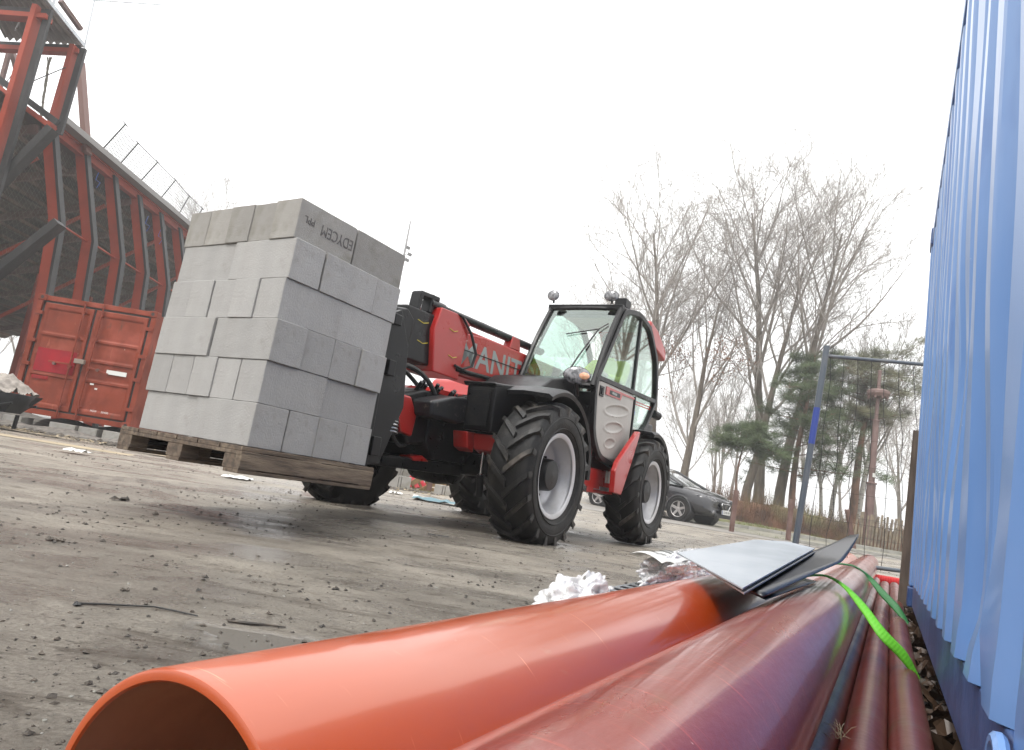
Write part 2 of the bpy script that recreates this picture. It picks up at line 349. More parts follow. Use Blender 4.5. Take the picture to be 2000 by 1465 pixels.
    h = N.new('ShaderNodeMath'); h.operation = 'MULTIPLY_ADD'; L.new(noi(26, 10, (1, 1.3, 1), .8), h.inputs[0]); h.inputs[1].default_value = 1.2; L.new(noi(2.5, 4), h.inputs[2])
    h2 = N.new('ShaderNodeMath'); h2.operation = 'MULTIPLY'; inv = N.new('ShaderNodeMath'); inv.operation = 'SUBTRACT'; inv.inputs[0].default_value = 1.0; L.new(pud, inv.inputs[1])
    L.new(h.outputs[0], h2.inputs[0]); L.new(inv.outputs[0], h2.inputs[1])
    L.new(h2.outputs[0], bp.inputs['Height']); L.new(bp.outputs[0], b.inputs['Normal'])
    return m
TY0 = math.sin(2.1013)*0.7119+math.cos(2.1013)*8.108
M_['ground'] = mat_ground()
M_['asphalt'] = mat('pale_wet_asphalt', (.27, .25, .225), .5, c2=(.21, .195, .175), ns=.8, stretch=(.5, 2, 1), bump=.3, bs=60, rv=.1)
M_['paving'] = mat('mossy_paving', (.17, .165, .12), .75, c2=(.25, .235, .19), ns=2, bump=.5, bs=12)
M_['kerb'] = mat('pale_kerb', (.34, .33, .30), .7, c2=(.25, .245, .21), ns=3)
M_['verge'] = mat('verge_soil_grass', (.10, .125, .035), .95, c2=(.20, .16, .10), ns=1.2, lo=.4, hi=.6, bump=.8, bs=12)

for k_ in ('block', 'block_wet'):
    n_ = M_[k_].node_tree; b_ = n_.nodes['Principled BSDF']; src = b_.inputs['Base Color'].links[0].from_socket
    oi = n_.nodes.new('ShaderNodeObjectInfo'); mr_ = n_.nodes.new('ShaderNodeMapRange'); n_.links.new(oi.outputs['Random'], mr_.inputs[0]); mr_.inputs[3].default_value = .86; mr_.inputs[4].default_value = 1.06
    x_ = n_.nodes.new('ShaderNodeVectorMath'); x_.operation = 'SCALE'; n_.links.new(src, x_.inputs[0]); n_.links.new(mr_.outputs[0], x_.inputs[3]); n_.links.new(x_.outputs[0], b_.inputs['Base Color'])
def mat_blue():
    m = mat('blue_container_paint', (.13, .28, .60), .4, c2=(.18, .34, .66), ns=1.6, lo=.3, hi=.7, rv=.08, bump=.10, bs=7, coat=.25, c3=(.10, .22, .52), n3=3.5, l3=.56, h3=.68, stretch=(1, 1, .35), scr=[(14, (1, 1, .12), .66, .74, (.36, .44, .60)), (40, (1, 1, 1), .735, .76, (.6, .62, .62)), (9, (1, 1, .10), .71, .76, (.16, .11, .09)), (30, (1, 1, .6), .76, .78, (.12, .06, .03))])
    return m
M_['blue'] = mat_blue()
M_['blued'] = mat('dark_blue_rail_paint', (.035, .075, .2), .4, c2=(.06, .12, .3), ns=8, bump=.2, bs=30)
# ---------------- ground ----------------
g = MB()
def axis_pts(lo, hi, dense_lo, dense_hi, step, far):
    a = []; x = dense_lo
    while x < dense_hi: a.append(x); x += step
    a.append(dense_hi); s = step
    x = dense_hi
    while x < hi: s *= far; x += s; a.append(min(x, hi))
    s = step; x = dense_lo
    while x > lo: s *= far; x -= s; a.insert(0, max(x, lo))
    return a
xs = axis_pts(-600, 600, -16, 24, .5, 1.35); ys = axis_pts(-200, 900, -2, 36, .5, 1.35)
vs_ = [(x, y, gz(x, y)) for x in xs for y in ys]; ny = len(ys)
g.add(vs_, [[i*ny+j, (i+1)*ny+j, (i+1)*ny+j+1, i*ny+j+1] for i in range(len(xs)-1) for j in range(ny-1)])
tag(g.build('ground', M_['ground']), kind='structure')
def sheet(name, x0, x1, y0, y1, m, dz, nx=30, ny=12, f0=None, f1=None):
    b = MB()
    def fn(u, v):
        x = x0+(x1-x0)*u; a = f0(x) if f0 else y0; c = f1(x) if f1 else y1; y = a+(c-a)*v; return (x, y, gz(x, y)+dz)
    b.grid(fn, nx, ny); return tag(b.build(name, m), kind='structure')
sheet('road', -3, 60, 14.4, 20.2, M_['asphalt'], .006, 120, 12, f0=lambda x: 14.2+.12*math.sin(x*.8))
sheet('pavement', 4.9, 60, 15.2, 20.4, M_['paving'], .012, 90, 10, f0=lambda x: 15.2+max(0, (6.6-x))*2.6, f1=lambda x: 20.4)
sheet('grass_verge', 5.5, 70, 20.4, 44, M_['verge'], .016, 80, 30)
kb = MB()
for i in range(34):
    x0 = 6.7+i*1.0; kb.add(*(lambda x0: ([(x0, 15.12, gz(x0, 15)-.1), (x0+.985, 15.12, gz(x0, 15)-.1), (x0+.985, 15.24, gz(x0, 15)-.1), (x0, 15.24, gz(x0, 15)-.1), (x0, 15.12, gz(x0, 15)+.07), (x0+.985, 15.12, gz(x0, 15)+.07), (x0+.985, 15.24, gz(x0, 15)+.07), (x0, 15.24, gz(x0, 15)+.07)], [[0, 1, 5, 4], [1, 2, 6, 5], [2, 3, 7, 6], [3, 0, 4, 7], [4, 5, 6, 7]]))(x0))
tag(kb.build('kerb', M_['kerb'], bevel=.01), kind='structure')
kb = MB()
for i in range(34):
    x0 = 5.6+i*1.0; z = gz(x0, 20.5)+.08; kb.box((x0+.49, 20.46, z-.07), (.985, .12, .18))
tag(kb.build('kerb', M_['kerb'], bevel=.01), kind='structure')

# small clods and stones over the yard
def rock(b, c, r, rng, flat=.6):
    o = Vector(c); ax = [Vector((1, 0, 0)), Vector((-1, 0, 0)), Vector((0, 1, 0)), Vector((0, -1, 0)), Vector((0, 0, 1)), Vector((0, 0, -.4))]
    rot = Euler((rng.random()*.4, rng.random()*.4, rng.random()*6)).to_matrix()
    vs = []
    for a in ax:
        v = rot @ a; v = v*r*(.6+.8*rng.random()); v.z *= flat; vs.append(o+v)
    b.add(vs, [[0, 2, 4], [2, 1, 4], [1, 3, 4], [3, 0, 4], [2, 0, 5], [1, 2, 5], [3, 1, 5], [0, 3, 5]])
rng = random.Random(3)
b = MB()
for i in range(16000):
    y = .9+11*rng.random()**1.5; x = (rng.random()*1.5-.88)*y*1.05
    c = noise.noise(Vector((x*.9, y*.9, 0)))
    if c+rng.random()*.45 < .22: continue
    r = (.0010+.007*rng.random()**4)*(1+.12*y)
    rock(b, (x, y, gz(x, y)+r*.2), r, rng)
tag(b.build('mud_clods', M_['clod'], smooth=False), 'small dark mud clods scattered over the wet yard', 'clods', kind='stuff')
b = MB()
for i in range(1500):
    y = 1.0+9*rng.random()**1.3; x = (rng.random()*1.5-.88)*y
    r = (.001+.0035*rng.random()**3)*(1+.12*y); rock(b, (x, y, gz(x, y)+r*.2), r, rng)
tag(b.build('pebbles', M_['kerb'], smooth=False), 'pale pebbles scattered over the wet yard', 'pebbles', kind='stuff')
# bigger clods one could pick up
for (px, py, r, lab) in [(202, 1358, .012, 'dark wet mud clod left of the orange pipe mouth'), (232, 977, .035, 'dark round stone on the yard in front of the block stack'), (107, 1057, .022, 'dark stone on the left of the yard above the black cord'),
                         (245, 1154, .01, 'small dark stone just above the black cord'), (655, 1152, .012, 'grey pebble right of the black cord'), (300, 1005, .02, 'dark stone in the stack shadow on the yard')]:
    d = ray(px, py); P = CAM+d*(-CAMH/d.z); b = MB()
    for k in range(5): rock(b, (P.x+rng.uniform(-r, r)*.8, P.y+rng.uniform(-r, r)*.8, r*.2), r*.7, rng, .8)
    tag(b.build('stone', M_['clod'], smooth=False), lab, 'stone')

def gp(px, py, z=0):
    d = ray(px, py); return CAM+d*((z-CAMH)/d.z)
b = MB(); P = [gp(*p) for p in [(150, 1182), (200, 1183), (250, 1186), (300, 1188), (340, 1196), (385, 1206)]]
b.tube([p+Vector((0, 0, .004)) for p in P], [.003, .0022, .0022, .0022, .0022, .0018], 6)
for k in range(5): rock(b, P[0]+Vector((rng.uniform(-.012, .008), rng.uniform(-.01, .01), .003)), .009, rng, .7)
tag(b.build('cord', M_['seal']), 'thin black cord with muddy knotted end lying on the yard', 'cord')
b = MB(); b.tube([gp(x, y, .004) for x, y in [(445, 1213), (490, 1218), (520, 1220), (558, 1225)]], [.003, .0045, .003, .002], 6)
tag(b.build('twig', M_['clod']), 'short wet black twig beside the puddle', 'twig')
b = MB(); b.tube([gp(x, y, .008) for x, y in [(835, 1044), (877, 1050)]], .009, 6)
tag(b.build('bar', M_['seal']), 'short black bar lying on the yard in front of the near tyre', 'bar')
for (px, py, sx, lab) in [(150, 885, .12, 'flat white scrap of litter lying before the red container'), (142, 842, .06, 'small white scrap on the rubble near the red container'), (465, 937, .14, 'white crumpled paper below the pallet edge'), (772, 966, .10, 'white scrap of paper beneath the loader'), (822, 975, .12, 'torn white litter beneath the loader nearer the rear wheel')]:
    P = gp(px, py); b = MB()
    b.grid(lambda u, v: (P.x+(u-.5)*sx*2, P.y+(v-.5)*sx*2, .02+.05*abs(noise.noise(Vector((u*4+px, v*4, 1))))), 8, 6)
    tag(b.build('litter', M_['plate'], smooth=False), lab, 'litter')
b = MB(); b.grid(lambda u, v: (gp(870, 985).x+(u-.5)*.9, gp(870, 985).y+(v-.5)*.5, .02+.06*abs(noise.noise(Vector((u*5, v*4, 7))))), 12, 6)
tag(b.build('tarpaulin_scrap', mat('teal_plastic', (.05, .16, .2), .4), smooth=False), 'blue green scrap of sheeting on the ground behind the loader', 'sheeting')

# fallen leaves between pipes and blue container
b = MB()
for i in range(620):
    v = .35+rng.random()**1.2*5.5; u = .11+rng.random()*.13; z = .008+.035*rng.random()
    if rng.random() < .12: u = rng.choice([.022, -.06])+rng.uniform(-.008, .008); z = .03+.015*rng.random()
    s = .016+.034*rng.random()
    if u < .1: s *= .35
    c = UV(u, v, z); e = Euler((rng.uniform(-.9, .9), rng.uniform(-.9, .9), rng.uniform(0, 6))).to_matrix()
    pts = []
    for k in range(7):
        a = 2*PI*k/7; rr = s*(1 if k % 2 else .62)*(.8+.4*rng.random()); pts.append(c+e @ Vector((rr*math.cos(a)*1.3, rr*math.sin(a)*.8, .35*s*abs(math.cos(a)))))
    b.add([c]+pts, [[0, k+1, (k+1) % 7+1] for k in range(7)])
tag(b.build('fallen_leaves', M_['gleaf'], smooth=False), 'damp brown leaves lying between the pipes and the blue container', 'leaves', kind='stuff')

# ---------------- blue shipping container ----------------
bc = empty('shipping_container', 'long blue corrugated shipping container with dented side along the right edge', 'container', loc=UV(.15, 5.1, 0))
inv = Matrix.Translation(-UV(.15, 5.1, 0))
pitchv = .278
def prof(v):
    t = (v/pitchv) % 1.0
    if t < .34: return 0.0
    if t < .5: return (t-.34)/.16
    if t < .84: return 1.0
    return 1-(t-.84)/.16
vsamp = []; v = -1.0+.02
while v < 4.97:
    base = math.floor(v/pitchv)
    vsamp.append(v); v += pitchv/26
WU = .122
def dent(v, z):
    d = .005*noise.noise(Vector((v*1.7, z*1.3, 3)))+.0025*noise.noise(Vector((v*6, z*2.2, 9)))
    for (v0, z0, rv, rz, a) in [(1.05, .95, .16, .5, .028), (1.5, .45, .2, .35, .022), (2.1, .9, .25, .25, .02), (.75, 1.25, .12, .45, .02), (3.0, .5, .3, .3, .02), (1.25, .3, .08, .12, -.022), (.62, .6, .1, .3, .015), (3.6, 1.2, .3, .6, .015), (1.9, 1.9, .1, .8, .012)]:
        d += a*math.exp(-((v-v0)/rv)**2-((z-z0)/rz)**2)
    return d
b = MB(); NZ = 46; zb, zt = .235, 2.42
rows = len(vsamp)
for v in vsamp:
    for j in range(NZ+1):
        z = zb+(zt-zb)*j/NZ
        edge = ss(zb, zb+.12, z)*(1-ss(zt-.12, zt, z))
        b.v.append(tuple(UV(WU+.036*prof(v + .005*noise.noise(Vector((v*2, z*1.5, 5)))*edge)+dent(v, z)*edge, v, z)))
for i in range(rows-1):
    for j in range(NZ):
        a = i*(NZ+1)+j; b.f.append([a, a+1, a+NZ+2, a+NZ+1]); b.m.append(0)
b.build('corrugated_side', M_['blue'], bc, M=inv, ang=14)
b = MB()
def uvbox(b, u0, u1, v0, v1, z0, z1):
    P = [UV(u, v, z) for z in (z0, z1) for v in (v0, v1) for u in (u0, u1)]
    b.add(P, [[0, 2, 3, 1], [4, 5, 7, 6], [0, 1, 5, 4], [2, 6, 7, 3], [0, 4, 6, 2], [1, 3, 7, 5]])
uvbox(b, .136, .20, -1.0, 5.0, .085, .234); b.build('bottom_rail', M_['blued'], bc, bevel=.006, M=inv)
b = MB(); uvbox(b, .118, .20, -1.0, 5.0, 2.421, 2.50); b.build('top_rail', M_['blue'], bc, bevel=.006, M=inv)
b = MB(); uvbox(b, .116, .26, 4.985, 5.12, .2, 2.4); b.build('corner_post', M_['blue'], bc, bevel=.012, M=inv)
b = MB()
for z in (.08, 2.402): uvbox(b, .11, .28, 4.96, 5.14, z, z+.118)
b.build('corner_casting', M_['blued'], bc, bevel=.01, M=inv)
b = MB(); uvbox(b, .27, 2.5, -1.0, 5.09, .09, 2.46); b.build('body', M_['blue'], bc, bevel=.01, M=inv)
b = MB()
for k in range(23):   # weld blobs along the foot of the panel
    b = MB(); v = -.9+k*pitchv+.08; b.lathe([(-.003, .001), (-.002, .006), (.004, .008), (.009, .005), (.011, .001)], 'z', UV(.136, v, .232), 10); b.build('weld_bead', M_['blue'], bc, M=inv)
pass
b = MB(); c0 = UV(.115, .93, .2)
b.tube([c0+D_*(.045*math.cos(a))+Vector((0, 0, .045*math.sin(a)*1.1))-E_*.004 for a in [PI*k/10 for k in range(-1, 12)]], .008, 8)
b.build('lashing_ring', M_['blue'], bc, M=inv)

# plank standing at the container's far corner
pl = MB(); up = Vector((0, 0, 1))
bA, tA = UV(.075, 5.3, 0), UV(.10, 5.3, 1.21)
pl.add([bA-E_*.012, bA+E_*.10, bA+E_*.10+D_*.03, bA-E_*.012+D_*.03, tA-E_*.012, tA+E_*.10, tA+E_*.10+D_*.03, tA-E_*.012+D_*.03], [[3, 2, 1, 0], [4, 5, 6, 7], [0, 1, 5, 4], [1, 2, 6, 5], [2, 3, 7, 6], [3, 0, 4, 7]])
plo = pl.build('plank', mat('dark_damp_plank', (.085, .06, .042), .75, c2=(.14, .105, .075), ns=6, stretch=(4, 4, .6), bump=.4, bs=20), bevel=.003)
tag(plo, 'tall dark wooden plank standing upright at the far end of the blue container', 'plank')

# ---------------- pipes ----------------
def pipe(name, u, z, r, v0, v1, m, t, lab, grp=None, bend=0):
    b = MB(); n = 96; sg = 40
    def ring(v, rr):
        return [UV(u+bend*((v-v0)/(v1-v0))**2+rr*math.cos(2*PI*k/n), v, z+rr*math.sin(2*PI*k/n)) for k in range(n)]
    base = 0; prof_ = [(v0+.004+ (v1-v0-.008)*i/sg, r) for i in range(sg+1)]
    prof_ = [(v0, r-.003), (v0+.001, r-.001)]+prof_+[(v1, r-.003), (v1, r-t)]+[(v1-(v1-v0)*i/8, r-t) for i in range(1, 8)]+[(v0+.002, r-t), (v0, r-t+.0015)]
    for (v, rr) in prof_: b.v += [tuple(p) for p in ring(v, rr)]
    K = len(prof_)
    for i in range(K):
        for k in range(n):
            j = (i+1) % K; b.f.append([i*n+k, i*n+(k+1) % n, j*n+(k+1) % n, j*n+k])
            rr1, rr2 = prof_[i][1], prof_[j][1]
            b.m.append(1 if (rr1 <= r-t+.0001 and rr2 <= r-t+.0001) else 0)
    c = UV(u, v0, z); yaw_ = -math.atan2(D_.x, D_.y)
    o = b.build(name, [m, M_['pipein']], None, M=Matrix.Rotation(-yaw_, 4, 'Z') @ Matrix.Translation(-c), ang=30); o.location = c; o.rotation_euler = (0, 0, yaw_)
    return tag(o, lab, 'pipe', grp)
G6 = 'plastic pipes stacked beside the container'
pipe('pipe', -.415, .133, .132, .345, 9.0, M_['pipe1'], .0095, 'thick bright orange plastic pipe with its open end in the foreground', G6)
pipe('pipe', -.180, .165, .107, -.9, 9.6, M_['pipe2'], .006, 'thick dull red scratched pipe lying along the right of the orange pipe', G6, bend=-.03)
pipe('pipe', -.102, .042, .0405, -.9, 8.2, M_['pipe3'], .004, 'thin dark pipe partly hidden under the thick red pipe', G6)
pipe('pipe', -.020, .042, .0400, -.9, 7.7, M_['pipe3'], .004, 'middle one of the three thin brown pipes on the ground', G6)
pipe('pipe', .061, .042, .0405, -.9, 7.83, M_['pipe3'], .004, 'thin brown pipe nearest the blue container', G6)
# pale cord bits between the pipes
b = MB(); b.tube([UV(-.058, 1.16, .075), UV(-.062, 1.19, .083), UV(-.068, 1.21, .074)], .0012, 5)
tag(b.build('wire_offcut', M_['white']), 'tiny white wire offcut on the thin dark pipe', 'wire')
b = MB()
for k in range(14):
    c = UV(-.06+rng.uniform(-.01, .01), 1.5+rng.uniform(-.03, .03), .07); d = Vector((rng.uniform(-1, 1), rng.uniform(-1, 1), rng.uniform(.2, 1))).normalized()*.03
    b.tube([c, c+d*.6+Vector((0, 0, .004)), c+d], .0005, 4)
tag(b.build('dry_grass', M_['sand']), 'wisp of dry grass caught between two thin pipes', 'grass tuft')

# red ribbed duct across the far pipe ends
b = MB(); pts = []; rs = []
A0, A1 = UV(-.35, 8.35, .055), UV(.55, 8.6, .055)
for k in range(181):
    pts.append(A0.lerp(A1, k/180)); rs.append(.05 if k % 3 else .043)
b.tube(pts, rs, 14); tag(b.build('ribbed_duct', M_['redtube'], ang=20), 'bright red ribbed plastic duct lying across behind the pipe ends', 'duct')

# straps
def ribbon(name, P, wid, m, lab, dirs):
    P = [Vector(p) for p in P]; n = 60; b = MB()
    def cr(t):
        s = t*(len(P)-1); i = min(int(s), len(P)-2); f = s-i
        p0, p1, p2, p3 = P[max(i-1, 0)], P[i], P[i+1], P[min(i+2, len(P)-1)]
        q = .5*((2*p1)+(p2-p0)*f+(2*p0-5*p1+4*p2-p3)*f*f+(3*p1-p0-3*p2+p3)*f**3)
        d = dirs[i].lerp(dirs[i+1], f).normalized(); return q, d
    for k in range(n*4+1):
        q, d = cr(k/(n*4)); r = .0009*(k % 4 == 0)
        tdir = (cr(min(1, k/(n*4)+.01))[0]-cr(max(0, k/(n*4)-.01))[0]).normalized(); nrm = tdir.cross(d).normalized()
        for s in (-1, -.6, 0, .6, 1): b.v.append(tuple(UV(*(q+d*(wid/2*s)+nrm*(r*(abs(s) < 1)+.004*(1-s*s))))))
    for k in range(n*4):
        for j in range(4): b.f.append([k*5+j, k*5+j+1, (k+1)*5+j+1, (k+1)*5+j]); b.m.append(0)
    o = b.build(name, m, ang=80); so_ = o.modifiers.new('thick', 'SOLIDIFY'); so_.thickness = .002
    return tag(o, lab, 'strap')
W = Vector
ribbon('lashing_strap', [W((-.295, 2.12, .262)), W((-.27, 2.3, .268)), W((-.235, 2.5, .285)), W((-.18, 2.62, .292)), W((-.12, 2.58, .272)), W((-.06, 2.5, .225)), W((-.005, 2.44, .168)), W((.055, 2.46, .115)), W((.098, 2.50, .055))], .042, M_['green'],
       'bright green webbing strap hanging over the thick red pipe', [W((.1, .9, .3)), W((.1, .9, .35)), W((.05, 1, .2)), W((0, 1, 0)), W((.1, 1, .15)), W((.3, .9, .5)), W((.4, .8, .6)), W((.4, .8, .5)), W((.1, 1, .1))])
ribbon('lashing_strap', [W((-.28, 4.2, .275)), W((-.22, 4.4, .28)), W((-.16, 4.5, .272)), W((-.09, 4.55, .225)), W((-.02, 4.4, .165)), W((.05, 4.2, .115)), W((.102, 4.1, .06))], .055, M_['dgreen'],
       'dark green webbing strap farther along over the thick red pipe', [W((0, 1, .1)), W((0, 1, .1)), W((0, 1, .1)), W((.2, .9, .3)), W((.4, .8, .5)), W((.4, .8, .5)), W((.1, 1, .1))])

# flat panels lying on top of the pipes
def slab(name, q, t, m, lab, cat_='sheet', parent=None):
    q = [UV(*p) for p in q]; n = (q[1]-q[0]).cross(q[2]-q[0]).normalized()
    if n.z < 0: n = -n
    b = MB(); k = len(q); b.add(q+[p-n*t for p in q], [list(range(k)), list(range(k, 2*k))[::-1]]+[[i, (i+1) % k, k+(i+1) % k, k+i] for i in range(k)])
    o = b.build(name, m, parent, bevel=.0008); 
    return tag(o, lab, cat_) if lab else o
N0 = (-.237, 1.40, .306); L0 = (-.500, 1.90, .318); R1 = (-.222, 2.62, .378); F1 = (-.36, 2.8, .383); F2 = (-.45, 2.5, .362)
slab('white_panel', [N0, R1, (-.315, 2.65, .384), (-.42, 2.62, .372), (-.425, 2.5, .366), L0], .004, M_['white'], 'pale blue white sheet with angled corners lying on top of the pipes')
dz = .009
slab('white_panel', [(N0[0]+.002, N0[1]+.008, N0[2]-dz), (R1[0]+.004, R1[1], R1[2]-dz), (-.3, 2.6, .366), (L0[0]+.02, L0[1]+.03, L0[2]-dz)], .004, mat('grey_sheet_edge', (.35, .34, .33), .3), 'second thin pale sheet directly under the white sheet on the pipes')
# glossy black sheet with a curled far corner
b = MB()
def blk(u, v):
    a = W((-.215, 1.50, .286)).lerp(W((-.105, 3.0, .372)), u); c = W((-.42, 1.8, .30)).lerp(W((-.135, 3.0, .385)), u**1.6)
    p = a.lerp(c, v); p.z += .10*max(0, u-.72)**1.4*(1.0-.3*v)*4.5; return UV(*p)
b.grid(blk, 30, 8); o = b.build('black_panel', M_['gloss']); o.modifiers.new('t', 'SOLIDIFY').thickness = .004
tag(o, 'glossy black sheet with its far end curled up, under the white sheet', 'sheet')
b = MB()
def blk2(u, v):
    a = W((-.225, 1.62, .275)).lerp(W((-.20, 2.5, .278)), u); c = W((-.36, 1.8, .285)).lerp(W((-.36, 2.5, .285)), u)
    return UV(*a.lerp(c, v))
b.grid(blk2, 6, 4); o = b.build('black_panel', M_['gloss']); o.modifiers.new('t', 'SOLIDIFY').thickness = .004
tag(o, 'lowest glossy black sheet resting directly on the red pipe', 'sheet')

# perforated galvanised channels left of the orange pipe
def channel(name, A, B, w_, h_, lab, n=16):
    root = empty(name, lab, 'metal channel', group='perforated channels beside the orange pipe', loc=UV(*A))
    A = UV(*A); B = UV(*B); L_ = (B-A).length; d = (B-A).normalized(); s = d.cross(Vector((0, 0, 1))).normalized(); u_ = s.cross(d)
    M = Matrix((d, s, u_)).transposed()
    b = MB(); t = .002
    b.box((L_/2, 0, h_/2-.0), (L_, .001, h_-.004))
    b = MB()
    for sg in (-1, 1):
        b.box((L_/2, sg*w_*.38, h_), (L_, w_*.24, t)); b.box((L_/2, sg*w_*.5, h_/2), (L_, t, h_-t*2))
        b.box((L_/2, sg*w_*.42, 0), (L_, w_*.16, t)); b.box((L_/2, sg*w_*.34, h_*.12), (L_, t, h_*.2))
    p = L_/n
    for k in range(n+1): b.box((min(L_-.006, max(.006, k*p)), 0, h_), (p*.42 if 0 < k < n else .012, w_*.52, t))
    b.box((L_/2, 0, h_*.45), (L_-.01, t, h_*.8))
    MM = M.to_4x4(); o = b.build('channel_profile', M_['galv'], root, M=MM, smooth=False)
channel('metal_channel', (-.565, 1.55, .155), (-.545, 3.3, .19), .052, .045, 'slotted galvanised channel nearest the orange pipe with its end open', 26)
channel('metal_channel', (-.628, 1.66, .150), (-.61, 3.3, .18), .045, .045, 'slotted galvanised channel left of the other, mostly under plastic film', 26)
# something to carry them: timber bearers
for v in (1.9, 3.0):
    b = MB(); uvbox(b, -.72, -.553, v-.03, v+.03, 0, .145+(v-1.9)*.02); tag(b.build('timber_bearer', M_['wood'], bevel=.003), 'square timber under the %s part of the channels' % ('near' if v < 2 else 'far'), 'timber')
# plastic film bunched over the profiles
def film(name, c, su, sv, sz, lab, seed, m, lean=0):
    b = MB()
    def fn(a, t):
        th = 2*PI*a; ph = PI*(t*.98+.01)
        p = Vector((math.cos(th)*math.sin(ph), math.sin(th)*math.sin(ph), math.cos(ph)))
        q = p*2.2+Vector((seed, 0, 0)); r = 1+.35*noise.noise(q)+.22*abs(noise.noise(q*2.6))+.03*noise.noise(q*6)
        return UV(c[0]+p.x*su*r, c[1]+p.y*sv*r+lean*p.z, max(.006, c[2]+p.z*sz*r))
    b.grid(fn, 120, 80); o = b.build(name, m, ang=180); tag(o, lab, 'plastic film'); return o
M_['wrap'] = None
def mat_wrap():
    m = bpy.data.materials.new('crumpled_clear_plastic'); m.use_nodes = True; n = m.node_tree; N = n.nodes; L = n.links
    b = N['Principled BSDF']; b.inputs['Base Color'].default_value = (.82, .82, .82, 1); b.inputs['Roughness'].default_value = .15; b.inputs['Coat Weight'].default_value = 1
    tc = N.new('ShaderNodeTexCoord'); t = N.new('ShaderNodeTexNoise'); t.inputs['Scale'].default_value = 16; t.inputs['Detail'].default_value = 4; t.inputs['Distortion'].default_value = 1.6; L.new(tc.outputs['Object'], t.inputs[0])
    bp = N.new('ShaderNodeBump'); bp.inputs['Strength'].default_value = .7; bp.inputs['Distance'].default_value = .012; L.new(t.outputs[0], bp.inputs['Height']); L.new(bp.outputs[0], b.inputs['Normal'])
    tr = N.new('ShaderNodeBsdfTransparent'); tr.inputs[0].default_value = (.95, .95, .95, 1); x = N.new('ShaderNodeMixShader')
    r = N.new('ShaderNodeMapRange'); L.new(t.outputs[0], r.inputs[0]); r.inputs[1].default_value = .35; r.inputs[2].default_value = .65; r.inputs[3].default_value = .4; r.inputs[4].default_value = .92
    L.new(r.outputs[0], x.inputs[0]); L.new(tr.outputs[0], x.inputs[1]); L.new(b.outputs[0], x.inputs[2]); L.new(x.outputs[0], N['Material Output'].inputs[0]); return m
M_['wrap'] = mat_wrap()
film('plastic_wrap', (-.66, 1.66, .140), .075, .16, .085, 'crumpled clear plastic film bunched at the near end of the channels', 1, M_['wrap'])
film('plastic_wrap', (-.62, 2.5, .225), .06, .45, .065, 'crumpled plastic wrapping with a printed label over the channels beside the white sheet', 5, M_['wrap'])
lb = MB(); lb.grid(lambda u, v: UV(-.70+.12*v, 2.05+.6*u, .285+.02*math.sin(PI*v)-.015+.004*math.sin(u*17)), 14, 6)
lo = lb.build('paper_label', M_['plate']); tag(lo, 'white printed paper label on the wrapped channels', 'label')
for k in range(16):
    q = MB(); u0 = .12+.05*k; q.grid(lambda u, v: UV(-.70+.12*(.2+.5*v), 2.05+.6*(u0+.018*u), .2865+.02*math.sin(PI*(.2+.5*v))-.015+.004*math.sin((u0+.018*u)*17)), 1, 6)
    if k % 5 != 4: q.build('printed_bar', M_['seal'], lo)
# ---------------- telescopic handler ----------------
MT = Matrix.Translation((0.7119, 8.108, 0.0468)) @ Euler((0.0098, 0.0129, -2.1013)).to_matrix().to_4x4()
tele = empty('telehandler', 'big red and black telescopic handler with grey door carrying the block stack', 'telehandler', mat=MT)
RT_, WB, HW, TW = .575, 2.426, 1.19, .37
def P3(name, b, m, bev=.008, **k): return b.build(name, m, k.pop('parent', tele), bevel=bev, **k)
